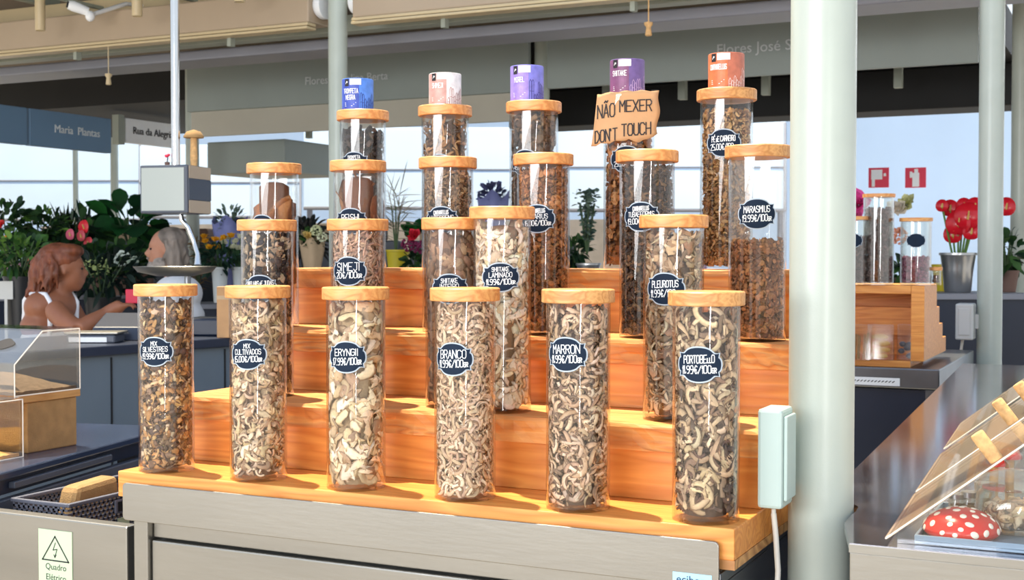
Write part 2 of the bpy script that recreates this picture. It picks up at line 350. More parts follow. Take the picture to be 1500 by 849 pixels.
# ------------------------------------------------------------------ the hall
struct('floor', MB().box(-22, 8, -6, 24, -0.1, 0), M['floor'])
struct('wall_back', MB().box(-24, 12, 17.0, 17.05, 0, 4.3), M['awning'])
struct('wall_right', MB().box(-0.4, 8.0, 11.0, 11.05, 0, 3.6), M['whitecloth'])
dr = struct('door_1', MB().box(0.75, 0.98, 10.93, 11.0, 0, 3.0).box(1.5, 1.62, 10.93, 11.0, 0, 3.0).box(0.98, 1.5, 10.93, 11.0, 2.5, 3.0).box(0.98, 1.5, 10.97, 11.0, 0, 2.5), M['wallb'])
# slabs of roof over the flower stalls
struct('ceiling', MB().box(-14, -0.75, 8.3, 10.6, 2.80, 3.055), M['roofdk'])
struct('ceiling_stall', MB().box(-9.8, 4.0, 5.95, 8.28, 3.06, 3.16), M['roofwd'])
COLX = [(-3.794, 5.73), (-0.569, 5.73)]
def column(x, y, r, h, label, m='column'):
    o = MB().lathe([(r, 0), (r, h)], 40, (0, 0, 0)).build('column', M[m], smooth=40, loc=(x, y, 0)); return tag(o, label, 'column')
pc = at(1204.5, 373, 2.0); column(pc.x, pc.y, 0.0497, 3.2, 'thick pale green column in the right foreground beside the mushroom stand')
column(*COLX[0], 0.05, 3.05, 'pale column rising behind the left jars, partly hiding the first sign')
column(*COLX[1], 0.05, 3.05, 'pale column on the right with a grey box on its left side')
column(-0.62, 7.8, 0.05, 2.97, 'pale column cut by the right edge of the frame')
column(-3.59, 7.85, 0.05, 2.97, 'grey post standing between the two long grey signs')
column(-6.52, 7.85, 0.05, 2.97, 'green grey post right behind the hanging scale')
p = at(168, 300, 14); column(p.x, p.y, 0.042, 2.97, 'slim grey post standing by the white street name sign')
p = at(111, 300, 14.6); column(p.x, p.y, 0.03, 2.97, 'thinnest grey post among the plants at left')

def shutter(x0, x1, label):
    t = thing('shutter_box', label, 'shutter', ((x0 + x1) / 2, 5.73, 2.73)); w = (x1 - x0) / 2
    MB().box(-w, w, -0.07, 0.12, 0.035, 0.205).build('housing', M['fascia'], t, bevel=0.008)
    MB().box(-w, w, -0.085, 0.0, 0.0, 0.014).box(-w, w, -0.078, 0.0, 0.018, 0.034).build('bottom_rail', M['fascia_lip'], t, bevel=0.003)
    for k in range(max(2, int(w * 2 / 1.0))):
        xx = -w + (k + 0.5) * 2 * w / max(2, int(w * 2 / 1.0))
        MB().box(xx - 0.012, xx + 0.012, -0.02, 0.02, -0.045, 0.0).build('bracket', M['beam'], t)
    MB().lathe([(0.055, 0), (0.07, 0.02), (0.07, 0.05)], 24).xf(Matrix.Translation((w + 0.001 if x1 < -3 else -w - 0.051, 0.02, 0.13)) @ Matrix.Rotation(R_(90), 4, 'Y')).build('end_cap', M['white'], t, smooth=40)
shutter(-9.5, -3.93, 'long beige shutter box across the upper left, ending left of a column')
shutter(-3.66, -0.64, 'beige shutter box at top centre, just right of a column')
shutter(-0.46, 3.0, 'beige shutter box at top right, beyond the right column')
b = thing('roof_beam', 'grey green roof beam running below the shutter boxes', 'beam', (0, 6.02, 2.79))
MB().box(-9.5, 3.5, -0.05, 0.05, -0.03, 0.06).build('web', M['beam'], b, bevel=0.004)
MB().box(-9.5, 3.5, 0.25, 0.55, -0.06, 0.0).build('gutter', M['beamb'], b, bevel=0.01)
MB().box(-9.5, 3.5, 0.6, 0.75, -0.02, 0.02).build('batten', M['roofwd'], b)
b = MB().box(-9.5, 3.5, 5.83, 5.92, 2.94, 3.05).build('top_beam', M['fascia_lip'], bevel=0.004); tag(b, 'cream roof edge beam above the long left shutter box', 'beam')
rs_ = thing('roof_sheet', 'corrugated metal roof sheet with pale blue skylight strips at top left', 'roof', (-6.8, 5.0, 3.12))
g = MB(); n = 120; vs = []
for i in range(n + 1):
    x = -3.0 + 6.0 * i / n; z = .012 * math.sin(i * math.pi / 2); vs += [(x, -.6, z), (x, 1.1, z + .05), (x, 1.1, z + .056), (x, -.6, z + .006)]
g.add(vs, [(i * 4 + c, (i + 1) * 4 + c, (i + 1) * 4 + (c + 1) % 4, i * 4 + (c + 1) % 4) for i in range(n) for c in range(4)]).build('metal_sheet', M['beam'], rs_)
for y in (.0, .42): MB().box(-3, 3, y, y + .09, -.014, -.006).build('skylight_strip', mat('pale blue skylight', (150, 190, 240), .4, 0, .02, 3, 0, 60, .5, (1, 1, 1), .8), rs_)
for x in (-2.6, -.9, .8, 2.5): MB().box(x, x + .05, -.55, 1.05, -.07, -.0145).build('rafter', M['beam'], rs_)
# far dark beam
b = MB().box(-4.4, 4.0, 9.0, 9.4, 2.52, 2.795).build('far_beam', M['roofdk'], bevel=0.01); tag(b, 'dark roof beam behind the right grey sign', 'beam')
for i, px in enumerate((889, 1000, 1122, 1316)):
    p = at_Y(px, 120, 8.6); o = MB().box(-0.025, 0.025, -0.03, 0.03, -0.14, 0.0395).build('hanger', M['beam'], loc=(p.x, 8.6, 2.76)); tag(o, ['grey hanger bracket behind the purple can', 'grey hanger bracket left of the orange can', 'grey hanger bracket just left of the big column', 'grey hanger bracket between the two right columns'][i], 'bracket', None)

def board(name, label, px0, px1, Y, z0, z1, m, text=None, tx=None, tz=None, size=0.1, th=0.04):
    a = at_Y(px0, 200, Y).x; c = at_Y(px1, 200, Y).x
    t = thing(name, label, 'sign', ((a + c) / 2, Y, z0)); w = (c - a) / 2
    MB().box(-w, w, 0, th, 0, z1 - z0).build('panel', M[m], t, bevel=0.004)
    if text:
        x = at_Y(tx, 200, Y).x - (a + c) / 2
        wid = lambda q: max(v[0] for v in font_mesh(q, size, 0, 'LEFT').v)
        full = wid(text); pos = 0
        for wd in text.split(' '):
            x0 = (wid(text[:pos] + 'l') - wid('l')) if pos else 0
            font_mesh(wd, size, 0.002, 'LEFT').xf(face_matrix((x - full / 2 + x0, -0.003, tz - z0), (1, 0, 0), (0, 0, 1))).build('lettering', M['signtext'], t); pos += len(wd) + 1
    return t
board('stall_sign', 'long grey sign lettered Flores Carolina Berta', 274, 774, 7.75, 2.625, 3.0, 'signgrey', 'Flores Carolina Berta', 507, 2.79, 0.08)
board('stall_sign', 'long grey sign lettered Flores José Silva, behind the big column', 801, 1432, 7.75, 2.635, 3.0, 'signgrey', 'Flores José Silva', 1117, 2.805, 0.09)
o = MB().box(at_Y(300, 170, 7.95).x, at_Y(776, 170, 7.95).x, 7.7905, 7.83, 2.44, 2.64).build('lower_panel', M['signbeige'], bevel=0.004); tag(o, 'beige panel hanging under the Carolina sign', 'panel')
o = MB().box(at_Y(303, 200, 8.4).x, at_Y(417, 200, 8.4).x, 8.4, 9.2, 2.2, 2.46).build('awning_box', M['signgrey'], bevel=0.01); tag(o, 'dark grey awning box under the beige panel at left', 'awning')
for yy in (8.45, 9.1): MB().box(-5.9, -5.86, yy, yy + .04, 2.461, 2.799).build('hanger_bar', M['beam'], o)
def side_sign(name, label, px0, px1, X, z0, z1, m, text, size, tm):
    y0 = at_X(px0, 190, X).y; y1 = at_X(px1, 190, X).y
    t = thing(name, label, 'sign', (X, (y0 + y1) / 2, z0)); h = (y1 - y0) / 2
    MB().box(-0.05, 0, -h, h, 0, z1 - z0).build('panel', M[m], t, bevel=0.004)
    if text == 'Maria Plantas':
        for w_, dy in (('Maria', -.115), ('Plantas', .115)): font_mesh(w_, size, 0.002).xf(face_matrix((0.003, 0.1 * h + dy, (z1 - z0) * 0.52), (0, 1, 0), (0, 0, 1))).build('lettering', M[tm], t)
    elif text: font_mesh(text, size, 0.002).xf(face_matrix((0.003, 0.1 * h, (z1 - z0) * 0.52), (0, 1, 0), (0, 0, 1))).build('lettering', M[tm], t)
    return t
side_sign('stall_sign', 'slate blue sign lettered Maria Plantas', 44, 163, -6.5, 2.26, 2.50, 'signblue', 'Maria Plantas', 0.075, 'signtext')
side_sign('stall_sign', 'blank slate blue sign cut by the left frame edge', -60, 40, -6.5, 2.26, 2.50, 'signblue', None, 0, 'signtext')
t = side_sign('street_sign', 'white street sign lettered Rua da Alegria', 184, 256, -8.0, 2.53, 2.745, 'white', 'Rua da Alegria', 0.09, 'ink')
MB().box(-0.06, 0.01, -0.42, -0.345, -0.02, 0.235).build('end_bracket', M['beam'], t)

# pale awnings far behind, seams and edges
def awning(label, px0, px1, pyb, pyt, d0, d1, seam=True):
    a, b_, c, d_ = at(px0, pyb, d0), at(px1, pyb, d0), at(px1, pyt, d1), at(px0, pyt, d1)
    t = thing('awning', label, 'awning', a); A = [q - a for q in (a, b_, c, d_)]
    n = Vector((0, 0.03, 0.03))
    MB().hexa(A, [q + n for q in A]).build('cloth', M['awning'], t)
    s = MB(); m0 = A[0].lerp(A[3], 0.48); m1 = A[1].lerp(A[2], 0.48)
    s.tube([m0, m1], 0.012, 6); s.tube([A[0], A[1]], 0.02, 6); s.tube([A[1], A[2]], 0.015, 6)
    s.build('seam_bar', M['beamb'], t)
    for q in (A[0].lerp(A[1], .02), A[0].lerp(A[1], .98)): MB().tube([q + Vector((0, .03, -a.z - q.z)), q + Vector((0, .03, 0))], .03, 8).build('support_pole', M['beamb'], t)
awning('pale blue awning at far left behind the plants', -120, 205, 322, 205, 15.3, 15.9)
awning('pale blue awning behind the hanging scale', 205, 440, 318, 215, 14.4, 15.0)
awning('pale blue awning behind the middle jars', 445, 760, 305, 190, 13.3, 13.9)
awning('pale blue awning behind the sign paper and right jars', 765, 1150, 308, 180, 12.2, 12.8)
o = MB().box(-14, -5.0, 13.6, 13.8, 0, 1.95).build('stone_wall', mat('beige stone wall', (196, 180, 160), 0.8, 0, 0.1, 6)); tag(o, 'low beige stone wall behind the plants at far left', 'wall')
p = at(1287, 260, 10.2)
for px, lab, k in ((1287, 'red and white square fire hose sign, left of a pair', 0), (1341, 'red and white square fire extinguisher sign, right of a pair', 1)):
    p = at_Y(px, 260, 10.985); s = 0.082
    t = thing('fire_sign', lab, 'sign', (p.x, 10.985, p.z)); MB().box(-s, s, 0, 0.0155, -s, s).build('plate', M['red'], t)
    g = MB()
    if k == 0: g.box(-0.06, 0.03, -0.003, 0, -0.015, 0.065).box(-0.055, -0.03, -0.003, 0, -0.075, -0.015).box(0.04, 0.06, -0.003, 0, 0.01, 0.035)
    else: g.box(-0.025, 0.03, -0.003, 0, -0.075, 0.04).box(-0.01, 0.02, -0.003, 0, 0.04, 0.07).box(-0.045, -0.025, -0.003, 0, 0.0, 0.05)
    g.build('symbol', M['white'], t, bevel=0.008)
# small things under the roof edge
for px, py0, py1, lab in ((59, -12, 45, 'cream hanging tube lamp, nearer to the left frame edge'), (201, -25, 24, 'cream hanging tube lamp between the white camera and the tall pole'), (351, -40, 3, 'cream hanging tube lamp right of the tall pole')):
    p = at_Y(px, py1, 5.35); q = at_Y(px, py0, 5.35)
    t = thing('tube_lamp', lab, 'lamp', p); MB().lathe([(0.02, 0.004), (0.026, 0), (0.028, 0.005), (0.028, q.z - p.z)], 20).build('shade', M['fascia_lip'], t, smooth=40)
    MB().box(-0.012, 0.012, 0, 0.55, q.z - p.z - 0.02, q.z - p.z).build('arm', M['beam'], t)
p = at_Y(121, 14, 5.4); t = thing('security_camera', 'white security camera hanging under the upper left roof edge', 'camera', p)
MB().tube([(-0.045, -0.06, 0.02), (-0.03, -0.04, 0.015), (0.02, 0.02, -0.01)], [0.024, 0.03, 0.024], 16).build('body', M['white'], t, smooth=50)
MB().tube([(-0.049, -0.066, 0.022), (-0.044, -0.059, 0.02)], 0.017, 16).build('lens', M['black'], t, smooth=40)
MB().ell((0.035, 0.02, -0.035), (0.026, 0.026, 0.03)).tube([(0.035, 0.02, -0.03), (0.035, 0.3, 0.08), (0.035, 0.52, 0.1)], 0.012, 8).build('mount', M['white'], t, smooth=50)
for px, py, lab, m in ((159, 114, 'pale pull toggle hanging above the blue signs', 'fascia_lip'), (950, 40, 'orange wooden pull toggle hanging over the long grey sign', 'cork')):
    p = at_Y(px, py, 5.66); t = thing('pull_toggle', lab, 'toggle', p)
    MB().lathe([(0.012, -0.04), (0.016, -0.035), (0.011, 0.0), (0.02, 0.012), (0.02, 0.022), (0.004, 0.026)], 16).build('grip', M[m], t, smooth=45)
    MB().tube([(0, 0, 0.026), (0, 0, 2.73 - p.z + 0.02)], 0.003, 6).build('cord', M[m], t)

# ------------------------------------------------------------------ steel counter under the stand
SL, SR = -1.635, -0.5347
lipY = 1.772
t = thing('steel_counter', 'brushed steel market counter carrying the wooden mushroom stand', 'counter', ((SL + SR) / 2, lipY, 0)); w = (SR - SL) / 2
r = 0.008; zb, zt = EYE - 0.4735, EYE - 0.4067
pts = []
for cx, cz, a0 in ((w - r, zt - r, 0), (-w + r, zt - r, 90), (-w + r, zb + r, 180), (w - r, zb + r, 270)):
    pts += [(cx + r * math.cos(R_(a0 + k * 22.5)), cz + r * math.sin(R_(a0 + k * 22.5))) for k in range(5)]
MB().prism(pts, 0, 0.006, lambda x, y, z: (x, z, y)).build('front_lip', M['steel'], t, bevel=0.0015)
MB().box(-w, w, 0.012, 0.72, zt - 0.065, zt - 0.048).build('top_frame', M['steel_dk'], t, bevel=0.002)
MB().box(-w + 0.0465, w - 0.004, 0.028, 0.05, zb - 0.032, zb + 0.02).build('front_rail', M['steel'], t, bevel=0.002)
MB().box(-w + 0.047, w - 0.004, 0.022, 0.06, 0.55, zb - 0.036).build('drawer_front', M['steel'], t, bevel=0.003)
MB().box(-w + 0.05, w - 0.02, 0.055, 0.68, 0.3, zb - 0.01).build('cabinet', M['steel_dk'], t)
for x0 in (-w + 0.013, w - 0.045):
    for y0 in (0.014, 0.66):
        MB().box(x0, x0 + 0.032, y0, y0 + 0.04, 0, zt - 0.065).build('leg', M['steel'], t, bevel=0.002)
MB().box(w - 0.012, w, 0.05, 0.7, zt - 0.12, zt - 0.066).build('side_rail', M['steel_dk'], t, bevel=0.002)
sx = at_Y(1014, 849, lipY).x - (SL + SR) / 2
lb = MB().box(sx - 0.029, sx + 0.029, -0.0008, 0, EYE - 0.4735 - 0.001 + 0.001, EYE - 0.4735 + 0.018).build('maker_sticker', mat('cyan white sticker', (170, 222, 240), 0.4), t)
font_mesh('ecibona', 0.0165).xf(face_matrix((sx + 0.002, -0.0016, EYE - 0.4735 + 0.008), (1, 0, 0), (0, 0, 1))).build('lettering', mat('blue sticker ink', (28, 48, 92)), lb)
# ------------------------------------------------------------------ wooden stand
t = thing('tiered_stand', 'four step wooden display stand of orange larch boards', 'stand', ((XL + XR) / 2, 1.785, Z0 - 0.06)); w = (XR - XL) / 2
zo = Z0 - 0.06; yo = 1.785
MB().box(-w, w, 0, YR[4] - yo, 0.014, 0.06).build('base_board', M['stand'], t, bevel=0.002)
MB().box(-w + 0.008, w - 0.0, 0.003, YR[4] - yo, 0.0, 0.0138).build('plywood_panel', M['ply'], t)
for k in range(1, 4):
    y = YR[k] - yo; zt_ = ZT[k] - zo; zb_ = ZT[k - 1] - zo
    MB().box(-w + 0.004, w - 0.004, y + 0.012, y + 0.034, zb_ + 0.0003, zt_ - 0.0425).build('riser', M['stand'], t, bevel=0.001)
    n = 60; mb = MB(); rg = random.Random(k)
    ex = [(-w + 2 * w * i / n) for i in range(n + 1)]
    vs = []
    for i, x in enumerate(ex):
        j = rg.uniform(-0.0022, 0.0022)
        vs += [(x, y + 0.004 + j * 0.3, zt_), (x, y + j, zt_ - 0.006), (x, y + 0.002 + rg.uniform(-.002, .002), zt_ - 0.024), (x, y + j, zt_ - 0.042), (x, YR[k + 1] - yo + (0.03 if k < 3 else 0), zt_ - 0.042), (x, YR[k + 1] - yo + (0.03 if k < 3 else 0), zt_)]
    fs = []
    for i in range(n):
        for c in range(6): fs.append((i * 6 + c, i * 6 + (c + 1) % 6, (i + 1) * 6 + (c + 1) % 6, (i + 1) * 6 + c))
    fs += [tuple(range(5, -1, -1)), tuple(range(n * 6, n * 6 + 6))]
    mb.add(vs, fs).build('tread', M['stand_rough'], t)
for sx in (-w + 0.02, w - 0.04):
    for k in range(1, 4):
        MB().box(sx, sx + 0.02, YR[k] - yo + 0.036, YR[4] - yo - 0.025, ZT[k - 1] - zo + (0.0005), ZT[k] - zo - 0.043).build('side_panel', M['stand'], t)
MB().box(-w + 0.004, w - 0.004, YR[4] - yo - 0.022, YR[4] - yo - 0.001, 0.061, ZT[3] - zo - 0.043).build('back_panel', M['stand'], t)

# ------------------------------------------------------------------ dried mushroom pieces
rng = np.random.default_rng(11)
def worms(n, L, Wd, T, curl, seg=8, cs=6, taper=0.55, wob=0.25):
    """curved flattened strips: verts (n, seg*cs, 3), quads, cross index"""
    L = L * rng.uniform(0.6, 1.25, (n, 1)); Wd = Wd * rng.uniform(0.5, 1.25, (n, 1)); T = T * rng.uniform(0.45, 0.95, (n, 1))
    cu = curl * rng.uniform(0.35, 1.3, (n, 1)) * rng.choice([-1, 1], (n, 1))
    s = np.linspace(0, 1, seg)[None, :]
    th = cu * (s - 0.5) + wob * np.sin(s * 7 + rng.uniform(0, 6, (n, 1)))
    dx = np.cos(th); dy = np.sin(th)
    x = np.cumsum(dx, 1) * L / seg; y = np.cumsum(dy, 1) * L / seg
    x -= x.mean(1, keepdims=True); y -= y.mean(1, keepdims=True)
    z = 0.18 * L * np.sin(s * math.pi * rng.uniform(0.5, 1.6, (n, 1)) + rng.uniform(0, 3, (n, 1)))
    z -= z.mean(1, keepdims=True)
    prof = (1 - taper) + taper * np.sin(np.pi * np.clip(s * 0.94 + 0.03, 0, 1)) ** 0.6
    prof = prof * (1 + 0.22 * rng.normal(0, 1, (n, seg)))
    a = np.arange(cs) * 2 * math.pi / cs
    tw = rng.normal(0, 0.5, (n, 1)) * (s - 0.5) * 2
    V = np.zeros((n, seg, cs, 3))
    for k in range(cs):
        ww = Wd / 2 * prof * math.cos(a[k]); tt = T / 2 * prof * math.sin(a[k])
        w2 = ww * np.cos(tw) - tt * np.sin(tw); t2 = ww * np.sin(tw) + tt * np.cos(tw)
        V[:, :, k, 0] = x - dy * w2; V[:, :, k, 1] = y + dx * w2; V[:, :, k, 2] = z + t2
    q = []
    for i in range(seg - 1):
        for k in range(cs): q.append((i * cs + k, i * cs + (k + 1) % cs, (i + 1) * cs + (k + 1) % cs, (i + 1) * cs + k))
    q += [(0, cs - 1, 2, 1), (2, cs - 1, cs - 2, 3)] if cs == 6 else []
    o = (seg - 1) * cs
    q += [(o, o + 1, o + 2, o + 5), (o + 2, o + 3, o + 4, o + 5)] if cs == 6 else []
    kk = np.tile(np.arange(cs), seg)
    sign = -np.sign(cu)                         # outer side of the bend
    rim = np.clip(sign * np.cos(a[kk])[None, :], -1, 1)
    return V.reshape(n, seg * cs, 3), np.array(q), rim
def lumps(n, a, b, c, noise=0.25, nu=8, nv=5):
    ph = np.linspace(0.05, math.pi - 0.05, nv + 1); tht = np.arange(nu) * 2 * math.pi / nu
    P, T = np.meshgrid(ph, tht, indexing='ij')
    base = np.stack([np.sin(P) * np.cos(T), np.sin(P) * np.sin(T), -np.cos(P)], -1).reshape(-1, 3)
    k1 = rng.normal(0, 1.6, (n, 3, 3)); f = np.einsum('vj,njk->nvk', base, k1)
    rad = 1 + noise * np.sin(f + rng.uniform(0, 6, (n, 1, 3))).sum(-1) / 1.5 + noise * 0.25 * rng.normal(0, 1, (n, len(base)))
    sc = np.array([a, b, c])[None, None, :] * 0.5 * rng.uniform(0.65, 1.3, (n, 1, 3))
    V = base[None] * rad[..., None] * sc
    V[..., 2] += 0.6 * (V[..., 0] ** 2) / (a * 0.5) * rng.normal(0, 1, (n, 1))
    q = [(j * nu + i, j * nu + (i + 1) % nu, (j + 1) * nu + (i + 1) % nu, (j + 1) * nu + i) for j in range(nv) for i in range(nu)]
    return V, np.array(q), np.zeros((n, len(base)))
def champ(n, S, dark):
    """mushroom slices: an arched cap, a gill band under it and a stem; returns three piece sets in one local frame each"""
    out = []
    sz = S * rng.uniform(0.7, 1.25, (n, 1))
    seg, cs = 10, 6
    sw = rng.uniform(1.0, 1.75, (n, 1)); s = np.linspace(-1, 1, seg)[None]
    a = np.arange(cs) * 2 * math.pi / cs
    def arc(rad, wd, th):
        ang = math.pi / 2 + s * sw
        ell = rng.uniform(0.75, 1.1, (n, 1))
        V = np.zeros((n, seg, cs, 3)); pf = 0.45 + 0.55 * np.sqrt(np.clip(1 - s ** 2 * 0.96, 0, 1)); z = sz * 0.12 * np.sin(s * 2.2 + rng.uniform(0, 6, (n, 1)))
        for k in range(cs):
            rr = rad * sz + wd * sz / 2 * pf * math.cos(a[k])
            V[:, :, k, 0] = np.cos(ang) * rr; V[:, :, k, 1] = np.sin(ang) * rr * ell - 0.2 * sz; V[:, :, k, 2] = z + th * sz / 2 * math.sin(a[k])
        return V.reshape(n, -1, 3)
    q = [(i * cs + k, i * cs + (k + 1) % cs, (i + 1) * cs + (k + 1) % cs, (i + 1) * cs + k) for i in range(seg - 1) for k in range(cs)]
    o = (seg - 1) * cs; q += [(0, 5, 2, 1), (2, 5, 4, 3), (o, o + 1, o + 2, o + 5), (o + 2, o + 3, o + 4, o + 5)]
    kk = np.tile(np.arange(cs), seg); rim = np.repeat(np.cos(a[kk])[None], n, 0)
    st = rng.bit_generator.state
    cap = arc(0.42, 0.27, 0.075); rng.bit_generator.state = st
    gill = arc(0.25, 0.13, 0.05)
    out.append(('cap', cap, np.array(q), rim)); out.append(('gill', gill, np.array(q), rim * 0))
    V = np.zeros((n, 4, cs, 3)); ln = rng.uniform(0.35, 0.75, (n, 1)); bx = rng.normal(0, 0.08, (n, 1))
    yy = 0.18 - np.linspace(0, 1, 4)[None] * ln; wv = 0.20 * (1 - 0.25 * np.sin(np.linspace(0, math.pi, 4)))[None]
    for k in range(cs):
        V[:, :, k, 0] = sz * (bx * np.linspace(0, 3, 4)[None] + wv / 2 * math.cos(a[k])); V[:, :, k, 1] = sz * (yy - 0.05); V[:, :, k, 2] = sz * 0.05 * math.sin(a[k])
    q = [(i * cs + k, i * cs + (k + 1) % cs, (i + 1) * cs + (k + 1) % cs, (i + 1) * cs + k) for i in range(3) for k in range(cs)]
    o = 3 * cs; q += [(0, 5, 2, 1), (2, 5, 4, 3), (o, o + 1, o + 2, o + 5), (o + 2, o + 3, o + 4, o + 5)]
    has = rng.uniform(0, 1, n) < 0.62; V = V.reshape(n, -1, 3); V[~has] *= 0.02
    out.append(('stem', V, np.array(q), np.zeros((n, 4 * cs))))
    return out
def frames(n, R, z0, z1, layer, tilt, upright=None):
    ang = rng.uniform(0, 2 * math.pi, n); z = rng.uniform(z0, z1, n); r = R - layer * rng.uniform(0.6, 1.4, n)
    N_ = np.stack([np.cos(ang), np.sin(ang), 0 * ang], -1); T_ = np.stack([-np.sin(ang), np.cos(ang), 0 * ang], -1); Z_ = np.tile([0, 0, 1.0], (n, 1))
    N2 = N_ + T_ * rng.normal(0, tilt, (n, 1)) + Z_ * rng.normal(0, tilt, (n, 1)); N2 /= np.linalg.norm(N2, axis=1, keepdims=True)
    X2 = np.cross(Z_, N2); X2 /= np.linalg.norm(X2, axis=1, keepdims=True); Y2 = np.cross(N2, X2)
    g = rng.uniform(0, 2 * math.pi, (n, 1)) if upright is None else math.pi / 2 + rng.normal(0, upright, (n, 1)); Xr = X2 * np.cos(g) + Y2 * np.sin(g); Yr = -X2 * np.sin(g) + Y2 * np.cos(g)
    return N_ * r[:, None] + Z_ * z[:, None], Xr, Yr, N2
def put(V, fr):
    P, X, Y, Z = fr
    return P[:, None] + V[..., 0:1] * X[:, None] + V[..., 1:2] * Y[:, None] + V[..., 2:3] * Z[:, None]
def pal(n, cols, jit=0.10):
    c = np.array([lin(q) for q in cols]); w = c[rng.integers(0, len(c), n)]
    return np.clip(w * rng.uniform(1 - jit * 2, 1 + jit * 2, (n, 1)) * rng.uniform(1 - jit * .5, 1 + jit * .5, (n, 3)) * np.array([1.04, .98, .95]), 0.004, 0.95)
CRE = [(226, 200, 172), (212, 184, 155), (232, 211, 186), (194, 164, 136)]
def fill(spec, R, z0, z1, dens):
    """builds one jar's contents: (V, quads, colours)"""
    Vs, Qs, Cs = [], [], []; off = 0
    def push(V, q, col):
        nonlocal off
        n, m, _ = V.shape; Vs.append(V.reshape(-1, 3)); Qs.append((q[None] + (np.arange(n) * m)[:, None, None] + off).reshape(-1, 4)); Cs.append(col.reshape(-1, 3)); off += n * m
    H = z1 - z0; area = 2 * math.pi * R * H
    for item in spec:
        kind, share = item[0], item[1]
        for layer, cov in ((0.0035, 1.0), (0.008, 1.1), (0.014, 0.9)):
            if kind == 'champ':
                _, _, S, rimc, flesh, gillc = item; n = max(4, int(dens * share * cov * area / (S * S * 0.36)))
                fr = frames(n, R, z0 + S * .3, z1 - S * .25, layer, 0.42)
                rc = pal(n, rimc); fc = pal(n, flesh); gc = pal(n, gillc)
                for nm, V, q, rim in champ(n, S, 0):
                    base = {'cap': fc, 'gill': gc, 'stem': fc}[nm][:, None, :]
                    k = np.clip((rim - 0.25) * 1.6, 0, 1)[..., None]
                    push(put(V, fr), q, (base * (1 - k) + rc[:, None, :] * k) * (1 - np.clip((-rim - .6) * 2.2, 0, .85)[..., None]) + gc[:, None, :] * np.clip((-rim - .6) * 2.2, 0, .85)[..., None] if nm == 'cap' else np.repeat(base, V.shape[1], 1))
            elif kind == 'worm':
                _, _, L, Wd, T, curl, cols, rimc = item; n = max(4, int(dens * share * cov * area / (L * Wd * .85)))
                V, q, rim = worms(n, L, Wd, T, curl)
                if L > 0.08: fr = frames(n, R, z0 + L * .45, max(z0 + L * .5, z1 - L * .45), layer + T * .4, 0.2, 0.22)
                else: fr = frames(n, R, z0 + Wd, z1 - Wd, layer, 0.6)
                c0 = pal(n, cols)[:, None]; c1 = pal(n, rimc)[:, None]; k = np.clip((np.abs(rim) - 0.55) * 2.0, 0, .9)[..., None] * np.where(rim > 0, 1, .7)[..., None]
                push(put(V, fr), q, c0 * (1 - k) + c1 * k)
            else:
                _, _, a, b_, c, nz, cols = item; n = max(4, int(dens * share * cov * area / (a * b_ * 0.7)))
                V, q, rim = lumps(n, a, b_, c, nz); fr = frames(n, R, z0 + b_ * .4, z1 - b_ * .3, layer + c * .3, 0.5)
                push(put(V, fr), q, np.repeat(pal(n, cols)[:, None], V.shape[1], 1))
    # heart of the heap
    cc = np.array([lin(q) for q in spec[0][-1]]).mean(0) * 0.85; nu = 20
    a = np.arange(nu) * 2 * math.pi / nu; rings = [(0.001, z0 + .003), (R * .66, z0 + .003), (R * .66, z1 - .016), (R * .4, z1 - .008), (0.001, z1 - .006)]
    V = np.array([[(r * math.cos(t), r * math.sin(t), z) for t in a] for r, z in rings]).reshape(1, -1, 3)
    q = np.array([(i * nu + k, i * nu + (k + 1) % nu, (i + 1) * nu + (k + 1) % nu, (i + 1) * nu + k) for i in range(len(rings) - 1) for k in range(nu)])
    push(V, q, np.tile(cc, (V.shape[1], 1)))
    # extra pieces over the top face of the heap
    V = np.concatenate(Vs); Q = np.concatenate(Qs); Cc = np.concatenate(Cs)
    r = np.hypot(V[:, 0], V[:, 1]); mx = R - 0.0004 - 0.0012 * rng.uniform(0, 1, len(r)); k = np.where(r > mx, mx / np.maximum(r, 1e-6), 1.0)
    V[:, 0] *= k; V[:, 1] *= k; V[:, 2] = np.clip(V[:, 2], z0 + 0.0005, z1 + 0.004)
    return V, Q, Cc
BR = [(150, 104, 70), (128, 86, 58), (172, 126, 86), (104, 72, 50)]
